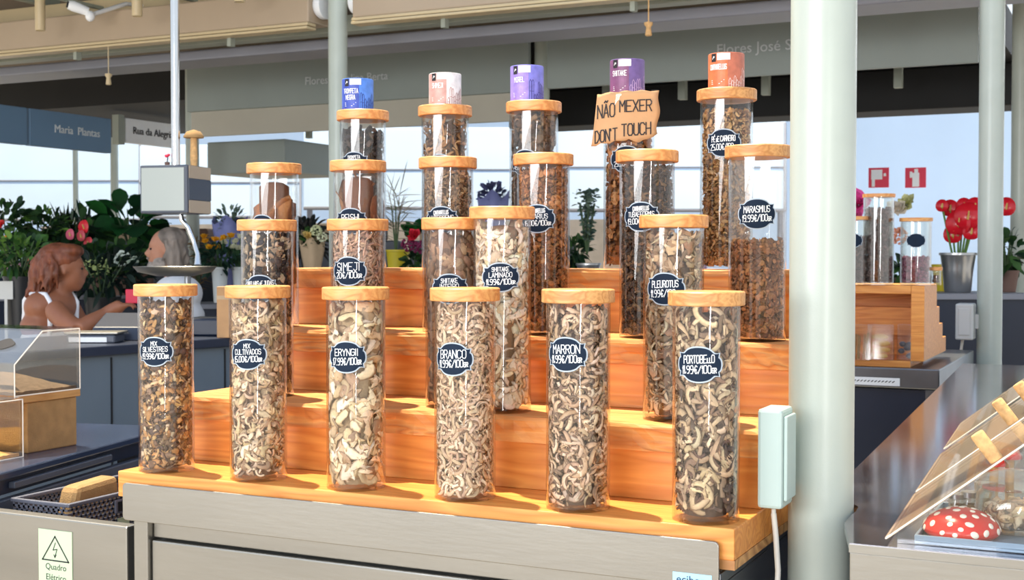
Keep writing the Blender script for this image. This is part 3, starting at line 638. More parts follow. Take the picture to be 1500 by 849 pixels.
STY = {
 'wild': [('worm', .75, .024, .010, .004, 3.0, [(206, 166, 112), (176, 132, 84), (222, 194, 152), (126, 100, 78), (98, 80, 68)], [(146, 106, 66), (104, 78, 60)]), ('worm', .4, .02, .014, .004, 1.2, [(140, 112, 92), (98, 80, 72), (196, 148, 94), (224, 200, 164)], [(110, 84, 68)]), ('lump', .2, .017, .013, .005, .4, [(120, 94, 74), (96, 78, 68), (186, 140, 88)])],
 'cult': [('worm', .5, .034, .012, .005, 2.2, [(222, 200, 166), (206, 182, 146), (186, 158, 122), (232, 214, 186)], [(168, 136, 104), (140, 112, 88)]), ('champ', .3, .026, [(150, 122, 96)], CRE, [(120, 96, 78)]), ('lump', .3, .02, .014, .007, .3, [(196, 170, 136), (150, 124, 100), (214, 190, 150)])],
 'eryngii': [('worm', .75, .052, .019, .005, 1.3, [(232, 216, 186), (222, 200, 164), (238, 226, 202), (206, 182, 146)], [(206, 178, 136), (178, 150, 116)]), ('lump', .25, .03, .022, .007, .35, [(226, 206, 172), (196, 170, 134), (168, 142, 114)])],
 'white': [('champ', .95, .028, [(188, 160, 124), (206, 180, 144)], CRE, [(150, 120, 94), (126, 100, 78)]), ('worm', .35, .024, .006, .003, 2.8, CRE, [(176, 146, 112)])],
 'brown': [('champ', .9, .034, [(146, 112, 80), (120, 92, 70), (168, 136, 100)], CRE, [(122, 96, 76), (104, 80, 64)]), ('worm', .4, .028, .007, .003, 2.8, [(206, 182, 146), (150, 124, 100), (128, 104, 86)], [(124, 98, 76)])],
 'porto': [('champ', .85, .043, [(116, 90, 70), (132, 106, 82)], [(226, 206, 172), (206, 184, 150), (168, 144, 118)], [(98, 76, 64), (84, 66, 56), (118, 94, 78)]), ('worm', .4, .04, .014, .004, 1.9, [(140, 116, 96), (110, 92, 80), (206, 182, 148), (92, 78, 70)], [(96, 78, 64)])],
 'ear': [('lump', .8, .018, .014, .0035, .45, [(52, 46, 48), (44, 40, 44), (196, 178, 150), (158, 138, 112), (70, 60, 58)]), ('worm', .3, .018, .010, .003, 2.5, [(180, 158, 126), (60, 52, 52)], [(60, 52, 50)])],
 'shimeji': [('worm', 1.1, .045, .006, .004, 1.0, [(190, 160, 138), (176, 146, 124), (200, 170, 146)], [(164, 132, 110)]), ('lump', .3, .012, .010, .006, .2, [(170, 138, 118), (184, 154, 132)])],
 'whole': [('lump', 1.0, .036, .030, .018, .16, [(148, 118, 94), (130, 102, 82), (164, 134, 106), (112, 88, 72)]), ('worm', .2, .03, .014, .010, 1.2, [(178, 148, 116), (150, 120, 94)], [(126, 98, 78)])],
 'sliced': [('worm', .8, .038, .014, .005, 1.6, [(238, 226, 204), (228, 212, 184), (244, 236, 220), (214, 192, 158)], [(178, 146, 112), (154, 124, 96)]), ('lump', .25, .026, .02, .006, .3, [(240, 228, 206), (222, 202, 170)])],
 'oyster': [('worm', .85, .036, .009, .004, 3.0, [(204, 184, 152), (176, 154, 124), (222, 206, 176), (150, 126, 100)], [(140, 112, 86), (116, 92, 74)]), ('lump', .3, .022, .016, .006, .35, [(160, 128, 96), (190, 164, 130), (132, 106, 84)])],
 'mesima': [('worm', .8, .16, .058, .014, .25, [(156, 104, 64), (136, 88, 58), (168, 116, 74)], [(120, 76, 48)])],
 'reishi': [('worm', 1.0, .22, .04, .007, .25, [(168, 116, 78), (150, 100, 68), (182, 132, 92)], [(126, 80, 54)])],
 'lutes': [('worm', .7, .017, .005, .003, 2.6, [(178, 148, 110), (150, 122, 92), (128, 102, 78)], [(112, 88, 66)]), ('lump', .4, .010, .008, .004, .4, [(160, 130, 98), (120, 96, 74)])],
 'cibar': [('lump', .7, .011, .009, .004, .5, [(176, 120, 72), (150, 100, 60), (194, 140, 90), (124, 80, 50)]), ('worm', .5, .014, .006, .003, 2.8, [(180, 126, 78), (144, 96, 60)], [(120, 76, 48)])],
 'tubae': [('worm', .8, .02, .006, .003, 2.8, [(96, 74, 58), (72, 58, 50), (128, 98, 70), (60, 50, 46)], [(70, 54, 44)]), ('lump', .35, .010, .008, .004, .4, [(84, 66, 54), (112, 86, 64), (62, 50, 46)])],
 'maras': [('lump', 1.0, .011, .010, .005, .28, [(156, 106, 68), (136, 90, 58), (176, 124, 82), (112, 74, 50)]), ('worm', .2, .016, .0035, .002, 1.6, [(130, 92, 64), (178, 136, 98)], [(110, 76, 54)])],
 'trump': [('lump', .7, .018, .013, .004, .5, [(50, 46, 46), (66, 58, 54), (40, 38, 40), (92, 80, 70)]), ('worm', .4, .02, .007, .003, 2.2, [(58, 52, 50), (84, 74, 66)], [(44, 40, 40)])],
 'sticks': [('worm', 1.0, .042, .009, .005, 1.6, [(164, 122, 80), (136, 98, 64), (186, 148, 102), (96, 74, 56)], [(106, 76, 52)])],
 'morel': [('lump', .8, .022, .016, .010, .45, [(112, 90, 72), (88, 72, 60), (136, 112, 88), (70, 58, 52)]), ('worm', .3, .02, .008, .005, 1.5, [(150, 124, 98), (110, 90, 72)], [(90, 72, 58)])],
 'amanita': [('lump', .7, .02, .016, .006, .4, [(176, 118, 66), (146, 94, 56), (194, 144, 92), (106, 70, 48)]), ('worm', .5, .03, .010, .004, 2.0, [(170, 118, 70), (140, 94, 58)], [(116, 74, 46)])],
 'sheep': [('worm', .8, .015, .006, .003, 2.4, [(196, 158, 106), (172, 132, 84), (210, 176, 126), (140, 102, 66)], [(140, 104, 68)]), ('lump', .3, .011, .009, .004, .45, [(186, 146, 96), (150, 112, 72)])],
 'seeds': [('lump', 1.0, .012, .010, .007, .2, [(104, 80, 78), (84, 64, 64), (120, 94, 88)])],
 'pinkseeds': [('lump', 1.0, .012, .010, .007, .2, [(150, 84, 112), (126, 70, 98), (168, 104, 126)])],
}

# ------------------------------------------------------------------ jars
RT_, RL_ = 0.0493, 0.0563
def plaque(wd, ht, n=10):
    """bracket-shaped label outline: domed top and bottom, stepped corners, bulging sides"""
    a, b = wd / 2, ht / 2
    q = []                                                        # first quadrant, from the right tip up to the top
    for k in range(7): t = k / 6 * math.pi / 2; q.append((a * (.86 + .14 * math.cos(t)), b * .40 * math.sin(t)))
    q += [(a * .875, b * .50), (a * .90, b * .66), (a * .80, b * .635), (a * .68, b * .64)]
    for k in range(1, 9): t = R_(10 + 80 * k / 8); q.append((a * .62 * math.cos(t), b * (.62 + .38 * math.sin(t))))
    Q = q + [(-x, y) for x, y in q[:-1]][::-1]
    return Q + [(x, -y) for x, y in Q[1:-1]][::-1]
def label_on(parent, R, ang, z, wd, ht, lines, lift=0.0):
    """curved chalkboard label; ang is the world angle its middle faces"""
    def fn(off):
        def g(x, y, *_):
            a = ang + x / R; return ((R + off) * math.cos(a), (R + off) * math.sin(a), z + y)
        return g
    # grid the outline so that the plate follows the tube
    def plate(scale, o0, o1, name, m, par):
        pts = plaque(wd * scale[0], ht * scale[1]); mb = MB(); n = len(pts); vs = []; fs = []
        rings = [1.0, 0.75, 0.5, 0.25]
        for off in (o1,):
            for k in rings:
                for x, y in pts: vs.append(fn(off)(x * k, y * k))
            vs.append(fn(off)(0, 0))
        for k in range(3):
            for i in range(n): fs.append((k * n + i, k * n + (i + 1) % n, (k + 1) * n + (i + 1) % n, (k + 1) * n + i))
        for i in range(n): fs.append((3 * n + i, 3 * n + (i + 1) % n, 4 * n))
        b0 = len(vs)
        for x, y in pts: vs.append(fn(o0)(x, y))
        for i in range(n): fs.append((i, b0 + i, b0 + (i + 1) % n, (i + 1) % n))
        return mb.add(vs, fs).build(name, m, par)
    lb = plate((1, 1), 0.0001, 0.0006, 'label', M['lblrim'], parent)
    plate((0.93, 0.92), 0.0005, 0.0010, 'chalkboard', M['navy'], lb)
    if lines:
        mb = MB()
        for txt, hh, yy, ww in lines:
            st, w_ = strokes(txt, hh * ht); k = min(1.0, ww * wd / w_) if w_ else 1
            jr = random.Random(txt)
            st = [[(x * k, y + yy * ht - hh * ht / 2 + jr.uniform(-.006, .006) * ht + x * 0.03) for x, y in s_] for s_ in st]
            pen(mb, st, (0.00095 if hh < 0.17 else 0.0012), lambda x, y: fn(0.0013)(x, y))
        mb.build('lettering', M['chalk'], lb)
    return lb
def jar(row, lx0, lx1, pyt, style, fillpy, lab_xy, lines, label, clabel, dens=1.0, lid='lid', wd=0.068, ht=0.053, oy=0.0, zbase=None, Y=None, lidr=None):
    cx = (lx0 + lx1) / 2; Y = Y or ROWY[row] + oy; zb = ZT[row] if zbase is None else zbase
    p = at_Y(cx, pyt, Y); d = p.dot(FW); top = p.z; H = top - zb
    rl = lidr or RL_; rt = rl - 0.007; lh = 0.021
    t = thing('storage_jar', label, 'jar', (p.x, Y, zb), 0, 'clear mushroom jars with wooden lids')
    # tube with a wall and a floor
    MB().lathe([(0.0, 0), (rt - .0006, 0), (rt, .0008), (rt, H - lh), (rt - .0024, H - lh), (rt - .0024, .005), (0.0, .005)], 72).build('tube', M['acrylic'], t, smooth=40)
    MB().lathe([(0, H - lh + .0002), (rl - .0015, H - lh + .0002), (rl, H - lh + .0015), (rl, H - .0018), (rl - .0018, H), (0, H)], 72).build('lid', M[lid], t, smooth=40)
    zf = min(at_Y(cx, fillpy, Y).z - zb, H - lh - 0.004)
    V, Q, Cc = fill(STY[style], rt - .0030, 0.0056, zf, dens)
    c = npmesh('dried_mushrooms', V, Q, Cc, M['vcol']); c.location = (p.x, Y, zb); tag(c, clabel, 'dried mushrooms', None, 'stuff')
    if lab_xy:
        vx = Vector((p.x, p.y, 0)).normalized(); rp = Vector((vx.y, -vx.x, 0))
        dp = (lab_xy[0] - cx) / F * d / rt; dp = max(-0.95, min(0.95, dp)); ph = math.asin(dp)
        nv = -vx * math.cos(ph) + rp * math.sin(ph); lz = at_Y(lab_xy[0], lab_xy[1], Y - rt).z - zb
        label_on(t, rt, math.atan2(nv.y, nv.x), lz, wd, ht, lines)
    return t, p, d, top
J = jar
T2 = lambda a, b, h=0.24: [(a, h, .15, .64), (b, .21, -.13, .71)]
T3 = lambda a, b, c: [(a, .14, .27, .42), (b, .16, .08, .69), (c, .18, -.15, .72)]
J(0, 195, 290, 416, 'wild', 436, (226, 515), T3('MIX', 'SILVESTRES', '19.99€/100gr'), 'jar labelled Mix Silvestres, leftmost in the front row', 'small golden brown wild mushroom mix in the leftmost front jar')
J(0, 330, 425, 418, 'cult', 436, (362, 519), T3('MIX', 'CULTIVADOS', '15.00€/100gr'), 'jar labelled Mix Cultivados in the front row', 'pale mixed cultivated mushroom slices in the Mix Cultivados jar')
J(0, 471, 571, 420, 'eryngii', 440, (507, 523), T2('ERYNGII', '17.99€/100gr', .2), 'jar labelled Eryngii in the front row', 'long cream mushroom slices in the Eryngii jar')
J(0, 631, 731, 421, 'white', 442, (663, 526), T2('BRANCO', '11.99€/100gr'), 'jar labelled Branco in the front row', 'curled whitish mushroom slices in the Branco jar')
J(0, 793, 901, 423, 'brown', 447, (829, 519), T2('MARRON', '11,99€/100gr'), 'jar labelled Marron in the front row', 'cream and brown mushroom slices in the Marron jar', lid='lidend')
J(0, 978, 1092, 426, 'porto', 446, (1024, 534), T2('PORTOBEllO', '11,99€/100gr', .21), 'jar labelled Portobello, rightmost in the front row', 'large dark gilled mushroom slices in the Portobello jar', lid='lidend', wd=0.07, ht=0.053)
J(1, 345, 437, 322, 'ear', 338, (380, 423), [('ORELHAS dE JUDAS', .15, .20, .76), ('14.00€/100gr', .19, -.16, .74)], 'jar labelled Orelhas de Judas, leftmost in the second row', 'black and beige mushroom flakes in the Orelhas de Judas jar', 0.9)
J(1, 478, 570, 321, 'shimeji', 338, (510, 397), T2('SIMEJI', '20€/100gr', .27), 'jar labelled Simeji in the second row', 'dense pinkish brown thin mushrooms in the Simeji jar', 0.9)
J(1, 618, 710, 319, 'whole', 338, (658, 423), T3('SHIITAKE', 'INTEIRO', '11.99€/100gr'), 'jar labelled Shiitake Inteiro in the second row', 'whole brown mushroom caps in the Shiitake Inteiro jar')
J(1, 688, 783, 303, 'sliced', 322, (733, 406), T3('SHIITAKE', 'LAMINADO', '11.99€/100gr'), 'taller jar labelled Shiitake Laminado in the second row', 'large white mushroom slices in the Shiitake Laminado jar', oy=-0.024, ht=0.05)
J(1, 937, 1037, 315, 'oyster', 336, (974, 423), T2('PLEUROTUS', '11.99€/100gr', .2), 'jar labelled Pleurotus, rightmost in the second row', 'curly grey beige mushroom strips in the Pleurotus jar')
J(2, 362, 441, 240, 'mesima', 262, (383, 333), T2('MESIMA', '12.00€/100gr', .18), 'jar labelled Mesima, leftmost in the third row', 'big brown mushroom chunks in the Mesima jar', 0.8)
J(2, 483, 566, 236, 'reishi', 254, (513, 324), T2('REISHI', '19.00€/100gr', .22), 'jar labelled Reishi in the third row', 'tall brown mushroom slabs in the Reishi jar', 0.8)
J(2, 614, 698, 231, 'lutes', 248, (646, 322), T3('CANTHARELLUS', 'LUTESCENS', '18.00€/100gr'), 'jar labelled Cantharellus Lutescens in the third row', 'small curly tan mushrooms in the Lutescens jar', 0.8)
J(2, 752, 840, 226, 'cibar', 243, (787, 320), T3('CANTHARELLUS', 'CIBARIUS', '16.00€/100gr'), 'jar labelled Cantharellus Cibarius, behind the taller second row jar', 'orange brown mushroom bits in the jar behind Shiitake Laminado', 0.8)
J(2, 903, 993, 221, 'tubae', 240, (939, 317), T3('CANTHARELLUS', 'TUBAEFORMIS', '19.00€/100gr'), 'jar labelled Cantharellus Tubaeformis in the third row', 'small dark brown mushrooms in the Tubaeformis jar', 0.8)
J(2, 1063, 1157, 214, 'maras', 350, (1109, 313), T2('MARASMIUS', '19.99€/100gr', .2), 'two thirds filled jar labelled Marasmius beside the big column', 'tiny orange brown mushroom caps filling the lower part of the Marasmius jar', 1.0, lid='lidend')
R4 = []
R4.append(J(3, 493, 570, 163, 'trump', 188, (518, 240), T3('TROMPETA', 'NEGRA', '17.00€/100gr'), 'jar labelled Trompeta Negra under the blue can in the top row', 'black mushroom flakes in the Trompeta jar', 0.7))
R4.append(J(3, 613, 691, 156, 'sticks', 172, (644, 244), None, 'top row jar of brown mushroom strips under the white can', 'brown mushroom strips in the jar under the white can', 0.7))
R4.append(J(3, 741, 823, 150, 'morel', 166, (769, 238), T3('MOREL', '', '45.00€/100gr'), 'jar labelled Morel under the violet can in the top row', 'grey brown wrinkled mushrooms in the Morel jar', 0.7))
R4.append(J(3, 879, 964, 141, 'amanita', 160, (918, 233), T3('AMANITA', '', '29.00€/100gr'), 'top row jar with the brown paper notice taped on it', 'orange brown mushroom pieces in the jar behind the paper notice', 0.7))
R4.append(J(3, 1019, 1110, 132, 'sheep', 160, (1060, 209), T2('PÉ dE CARNEIRO', '25,00€/100gr', .19), 'jar labelled Pé de Carneiro, rightmost in the top row', 'golden tan mushroom pieces in the Pé de Carneiro jar', 0.7, lid='lidend'))

# ------------------------------------------------------------------ printed cans on the top row
def can(i, px, pyt, jarinfo, base, band, words, label, art):
    _, jp, d, top = jarinfo; Y = jp.y - 0.004
    p = at_Y(px, pyt, Y); h = p.z - top; R = 0.0338
    t = thing('paper_can', label, 'can', (p.x, Y, top + 0.0003), 0, 'printed paper cans on the top jars')
    MB().lathe([(0, 0), (R, 0), (R, h - .0015), (R - .001, h), (R - .0025, h - .002), (0, h - .002)], 48).build('tube', base, t, smooth=40)
    vx = Vector((p.x, p.y, 0)).normalized(); va = math.atan2(-vx.y, -vx.x)
    def patch(name, a0, a1, z0, z1, m, off, par):
        n = 10; vs = []
        for k in range(n + 1):
            a = va + R_(a0 + (a1 - a0) * k / n); vs += [((R + off) * math.cos(a), (R + off) * math.sin(a), z0 * h), ((R + off) * math.cos(a), (R + off) * math.sin(a), z1 * h)]
        return MB().add(vs, [(2 * k, 2 * k + 2, 2 * k + 3, 2 * k + 1) for k in range(n)]).build(name, m, par)
    wr = patch('label_panel', -78, 5, 0.02, 0.98, band, 0.0003, t)
    patch('logo_tile', -52, -34, 0.74, 0.97, M['ink'], 0.0007, wr)
    g = MB(); pen(g, [[(-.0022, -.002), (.0004, .003), (.0012, 0), (.0024, .0022)]], 0.0011, lambda x, y: ((R + .0011) * math.cos(va + R_(-43) + x / R), (R + .0011) * math.sin(va + R_(-43) + x / R), .85 * h + y)); g.build('logo_mark', M['chalk'], wr)
    patch('blank_strip', -30, 12, 0.78, 0.97, M['white'], 0.0007, wr)
    g = MB()
    for k, wd in enumerate(words):
        st, w_ = strokes(wd, 0.0095, 0.55); kx = min(1, 0.034 / w_); a1 = va + R_(-28)
        pen(g, [[(x * kx, y) for x, y in s_] for s_ in st], 0.0011, lambda x, y: ((R + .001) * math.cos(a1 + x / R), (R + .001) * math.sin(a1 + x / R), (.52 - .2 * k) * h + y))
    g.build('lettering', M['chalk'], wr); g = MB()
    for k in range(3):
        st = [[(-.012, 0), (.006 + .004 * k, 0)]]; a1 = va + R_(-30)
        pen(g, st, 0.0009, lambda x, y: ((R + .001) * math.cos(a1 + x / R), (R + .001) * math.sin(a1 + x / R), (.12 + .05 * k) * h + y))
    g.build('small_print', M['chalk'], wr)
    # plain skyline drawing of arches and roofs
    g = MB(); rr = random.Random(i)
    for k in range(9):
        a1 = va + R_(12 + k * 8); hh = rr.uniform(.1, .55)
        pen(g, [[(-.002, 0.03 * h), (-.002, hh * h), (0, hh * h + .004), (.002, hh * h), (.002, .03 * h)], [(-.0022, hh * .5 * h), (.0022, hh * .5 * h)]], 0.0009, lambda x, y: ((R + .0006) * math.cos(a1 + x / R), (R + .0006) * math.sin(a1 + x / R), y))
    g.build('skyline_print', art, wr)
cm = lambda n, c, v=.2: mat(n, c, 0.45, 0, v, 60)
can(0, 524, 117, R4[0], cm('can light blue', (84, 132, 214)), cm('can royal blue', (52, 76, 170)), ['TROMPETA', 'NEGRA'], 'blue printed can standing on the Trompeta jar', cm('ink deep blue', (30, 50, 130)))
can(1, 652, 109, R4[1], cm('can off white', (232, 226, 222)), cm('can dusty rose', (196, 150, 140)), ['SHIMEJI'], 'white and rose printed can in the top row', cm('ink rose', (170, 120, 116)))
can(2, 772, 98, R4[2], cm('can violet', (126, 124, 206)), cm('can lilac', (150, 128, 204)), ['MOREL'], 'violet printed can standing on the Morel jar', cm('ink dark violet', (56, 50, 120)))
can(3, 919, 89, R4[3], cm('can plum', (110, 86, 140)), cm('can purple pink', (120, 70, 110)), ['SHIITAKE'], 'plum purple printed can above the paper notice', cm('ink pale plum', (190, 160, 200)))
can(4, 1064, 80, R4[4], cm('can rust', (196, 112, 84)), cm('can orange', (206, 110, 62)), ['CANTHARELLUS'], 'rust orange printed can on the Pé de Carneiro jar', cm('ink pale rust', (236, 206, 196)))

# paper notice taped over the lid
p = R4[3][1]; tk = thing('paper_notice', 'torn brown paper notice reading Não Mexer Don\'t Touch', 'notice', (p.x, p.y, p.z))
vx = Vector((p.x, p.y, 0)).normalized(); rp = Vector((vx.y, -vx.x, 0)); d = R4[3][2] - 0.06
def notice(u, v, off=0.0):
    """u, v in picture-plane metres from the jar axis / jar top"""
    bow = 0.0585 + 0.006 * math.cos(u * 22) - 0.020 * max(0, abs(u) - 0.045) / 0.02 * 0.25 + 0.003 * math.sin(v * 40 + u * 30)
    q = rp * u - vx * (bow + off); return (q.x, q.y, v)
kx = d / F
cor = [(866, 216), (875, 143), (966, 139.5), (963, 203)]
def uv(px, py): return ((px - 921.5) * kx, (141 - py) * kx + 0.0006)
g = MB(); vs = []; n = 14
for j in range(n + 1):
    for i in range(n + 1):
        a = i / n; b = j / n
        L_ = (866 + 9 * b ** 0.8, 219 - 76 * b); R2 = (963 + 3 * b - 2 * math.sin(b * 9), 203 - 63 * b)
        x = L_[0] * (1 - a) + R2[0] * a; y = L_[1] * (1 - a) + R2[1] * a
        if j == 0: y += (1.6 * math.sin(i * 2.1) + (6 if 0.55 < a < 0.95 else 0) * math.sin((a - .55) / .4 * math.pi))
        if j == n: y += 1.0 * math.sin(i * 1.7) - 2 * math.sin(a * math.pi)
        vs.append(notice(*uv(x, y)))
fs = [(j * (n + 1) + i, j * (n + 1) + i + 1, (j + 1) * (n + 1) + i + 1, (j + 1) * (n + 1) + i) for j in range(n) for i in range(n)]
o = g.add(vs, fs).build('sheet', M['kraft'], tk, smooth=60); sm = o.modifiers.new('thick', 'SOLIDIFY'); sm.thickness = 0.0005; sm.offset = -1
g = MB()
for txt, cx, cy, hpx, rot, wpx in (('NÃO', 888, 168, 19, -0.12, 25), ('MEXER', 931, 161, 16, -0.03, 46), ("DON'T", 888, 204, 17, -0.14, 32), ('TOUCH', 932, 195, 17, -0.08, 42)):
    st, w_ = strokes(txt, hpx); k = wpx / w_
    st2 = [[(cx + x * k, cy + hpx / 2 - y + x * k * rot) for x, y in s_] for s_ in st]
    pen(g, st2, 1.7, lambda x, y: notice(*uv(x, y), off=0.0012))
g.build('lettering', M['ink'], tk)
for px, py, w_, h_ in ((905, 152, 9, 17), (957, 148, 10, 20)):
    q = [notice(*uv(px + a, py + b), off=0.002) for a, b in ((-w_ / 2, h_ / 2), (w_ / 2, h_ / 2), (w_ / 2 + 2, -h_ / 2), (-w_ / 2 + 2, -h_ / 2))]; MB().add(q, [(0, 1, 2, 3)]).build('clear_tape', M['acrylic'], tk)

# ------------------------------------------------------------------ electrical box by the big column
p = at(1124, 676, 1.885); t = thing('junction_box', 'grey green electrical box fixed left of the big column', 'electrical box', (-0.4905, 1.905, EYE - 0.374))
MB().box(-0.0175, 0.020, -0.03, 0.035, 0, 0.147).build('housing', M['box'], t, bevel=0.005)
MB().box(0.0201, 0.026, -0.024, 0.03, 0.012, 0.137).build('cover', M['box'], t, bevel=0.002)
MB().box(0.0, 0.012, 0.035, 0.075, 0.02, 0.12).build('mount_bracket', M['box'], t, bevel=0.002)
MB().lathe([(0.0035, 0), (0.0035, 0.012)], 12, (0.0, 0.0, -0.012)).build('cable_gland', M['greybox'], t, smooth=40)
o = MB().tube([(-0.4905, 1.905, EYE - 0.386), (-0.487, 1.905, EYE - 0.42), (-0.482, 1.9, EYE - 0.47), (-0.486, 1.9, EYE - 0.55), (-0.488, 1.9, 0.6), (-0.48, 1.9, 0.004)], 0.0042, 10).build('power_cable', M['cable'], smooth=60)
tag(o, 'white cable hanging below the grey green electrical box', 'cable')

# ------------------------------------------------------------------ low steel partition with a warning sign, at the left
a = at_Y(186, 778, 1.82).x
o = MB().box(-2.75, a, 1.82, 1.85, 0.2, EYE - 0.4985).build('partition', M['steel'], bevel=0.003); tag(o, 'low brushed steel partition left of the counter', 'partition')
p0 = at_Y(57, 773, 1.82); p1 = at_Y(106, 779, 1.82); wz = (p1.x - p0.x)
t = thing('warning_sign', 'pale green warning sign with black lightning triangle on the partition', 'sign', (p0.x, 1.8198, 0.93))
ztop = p0.z - 0.93
MB().box(0, wz, -0.0012, 0, 0, ztop).build('plate', M['signcream'], t)
g = MB(); tri = [(wz * .12, ztop - .058), (wz * .5, ztop - .012), (wz * .9, ztop - .058)]
pen(g, [[tri[0], tri[1], tri[2], tri[0]]], 0.0026, lambda x, y: (x, -0.0016, y))
bx = wz * .5; pen(g, [[(bx + .001, ztop - .024), (bx - .005, ztop - .038), (bx + .005, ztop - .036), (bx - .0005, ztop - .051)], [(bx - .003, ztop - .047), (bx - .0005, ztop - .052), (bx + .0025, ztop - .047)]], 0.0017, lambda x, y: (x, -0.0016, y))
g.build('symbol', M['ink'], t)
g = font_mesh('Quadro', 0.0165).xf(face_matrix((wz * .52, -0.0016, ztop - .0705), (1, 0, 0), (0, 0, 1))); g2 = font_mesh('Elétrico', 0.0165).xf(face_matrix((wz * .52, -0.0016, ztop - .0905), (1, 0, 0), (0, 0, 1)))
g.build('lettering', M['ink'], t); g2.build('lettering', M['ink'], t)

# ------------------------------------------------------------------ dark table at the left, crates, acrylic bins
TZ = EYE - 0.45
e0 = at_z(-60, 709, TZ); e1 = at_z(206, 637, TZ); ex = (e1 - e0); L = ex.length; ang = math.atan2(ex.y, ex.x)
t = thing('dark_table', 'dark slate stall table at the left edge', 'table', (e0.x, e0.y, 0), ang)
MB().box(0, L * 1.25, 0, 0.95, TZ - 0.018, TZ).build('table_top', M['slate'], t, bevel=0.004)
MB().box(0, L * 1.25, 0.012, 0.03, TZ - 0.05, TZ - 0.02).build('apron', M['dark'], t)
MB().box(0, L * 1.25, 0.0, 0.02, TZ - 0.095, TZ - 0.058).build('lower_rail', M['slate2'], t, bevel=0.003)
MB().box(L * 0.25, L * 0.8, -0.004, 0.012, TZ - 0.040, TZ - 0.026).build('handle_strip', M['slate2'], t, bevel=0.002)
for x in (0.05, L * 1.25 - 0.1):
    for y in (0.06, 0.85): MB().box(x, x + 0.05, y, y + 0.05, 0, TZ - 0.02).build('leg', M['dark'], t)
CX = -2.262
def bin_case(name, x1, y0, y1, z, wd, h, slope, label, heap, hl, knob=True):
    t = thing(name, label, 'bin', (x1, y0, z)); D = y1 - y0; th = 0.004
    prof = [(0, 0), (D, 0), (D, h), (D * .42, h), (0, h * slope)]
    for x in (-th, -wd): MB().prism(prof, x, x + th, lambda a, b, c: (c, a, b)).build('side_wall', M['case'], t, bevel=0.0006)
    MB().box(-wd + th, -th, D - th, D, 0, h).build('back_wall', M['case'], t); MB().box(-wd + th, -th, 0, th, 0, h * slope).build('front_wall', M['case'], t)
    MB().box(-wd, 0, D * .42, D, h, h + th).build('top_panel', M['case'], t)
    MB().hexa([(-wd, 0, h * slope), (0, 0, h * slope), (0, D * .42, h), (-wd, D * .42, h)], [(-wd, 0, h * slope + th), (0, 0, h * slope + th), (0, D * .42, h + th), (-wd, D * .42, h + th)]).build('sloped_lid', M['case'], t)
    g = MB(); r = 0.0016
    for a_, b_ in zip(prof, prof[1:] + prof[:1]): g.tube([(0, a_[0], a_[1]), (0, b_[0], b_[1])], r, 6)
    g.build('edge_trim', M['edge'], t)
    if heap is not None:
        nx = 24; vs = []
        for j in range(nx + 1):
            for i in range(nx + 1):
                a_, b_ = i / nx, j / nx; hh = 0.008 + 0.034 * max(0, math.sin(a_ * math.pi)) ** 0.8 * max(0, math.sin(min(1, b_ * 1.05) * math.pi)) ** .7 + random.uniform(-.001, .001)
                vs.append((-wd + th + .002 + (wd - 2 * th - .004) * a_, th + .002 + (D - 2 * th - .004) * b_, hh))
        b0 = len(vs); vs += [(v[0], v[1], 0.0015) for v in vs]
        k = nx + 1; fs = [(j * k + i, j * k + i + 1, (j + 1) * k + i + 1, (j + 1) * k + i) for j in range(nx) for i in range(nx)]
        fs += [tuple(b0 + q for q in f[::-1]) for f in fs]
        edge = [i for i in range(nx)] ; ring = [(0, i) for i in range(nx)] + [(j, nx) for j in range(nx)] + [(nx, nx - i) for i in range(nx)] + [(nx - j, 0) for j in range(nx)]
        ids = [j * k + i for j, i in ring]; fs += [(ids[q], b0 + ids[q], b0 + ids[(q + 1) % len(ids)], ids[(q + 1) % len(ids)]) for q in range(len(ids))]
        o = MB().add(vs, fs).build('powder_heap', heap, smooth=60, loc=(x1, y0, z)); tag(o, hl, 'powder', None, 'stuff')
    return t
cr = thing('crate', 'burlap covered crate with a wooden board on the dark table', 'crate', (CX, 2.15, TZ))
MB().box(-0.34, -0.004, 0.004, 0.156, 0.0, 0.115).build('body', M['burlap'], cr, bevel=0.003)
MB().box(-0.35, 0, -0.02, 0.165, 0.1153, 0.133).build('board', wood('crate board', (206, 158, 96), (170, 120, 66), 'Y', 3), cr, bevel=0.002)
bt = bin_case('acrylic_bin', CX + 0.0, 2.115, 2.313, TZ + 0.1333, 0.34, 0.142, 0.5, 'clear acrylic bin with a black oval label on the crate', mat('grey brown powder', (128, 110, 92), 0.9, 0, 0.2, 80, 0.5, 300), 'grey brown powder heaped in the bin on the crate')
g = MB(); g.prism([(0.028 * math.cos(a) * (1 + .08 * math.cos(4 * a)), 0.016 * math.sin(a) * (1 + .08 * math.cos(4 * a))) for a in [k * math.pi / 16 for k in range(32)]], 0, 0.001)
sl = math.atan2(0.142 * .5, 0.198 * .42)
g.xf(face_matrix((-0.075, 0.198 * .22, 0.142 * .5 + 0.142 * .26 + 0.0052), (1, 0, 0), (0, math.cos(sl), math.sin(sl)))).build('oval_label', M['ink'], bt)
g = MB().lathe([(0.004, 0), (0.006, 0.01), (0.006, 0.035), (0.004, 0.04)], 14).xf(Matrix.Translation((-0.09, 0.012, 0.083)) @ Matrix.Rotation(R_(30), 4, 'X')).build('knob', M['edge'], bt, smooth=40)
p = at_z(38, 668, TZ)
bin_case('acrylic_bin', p.x, p.y - .23, p.y - .008, TZ + 0.0005, 0.3, 0.128, 0.97, 'low clear acrylic bin in front of the crate', mat('ochre powder', (226, 176, 104), 0.9, 0, 0.15, 80, 0.4, 300), 'ochre yellow powder in the low front bin')
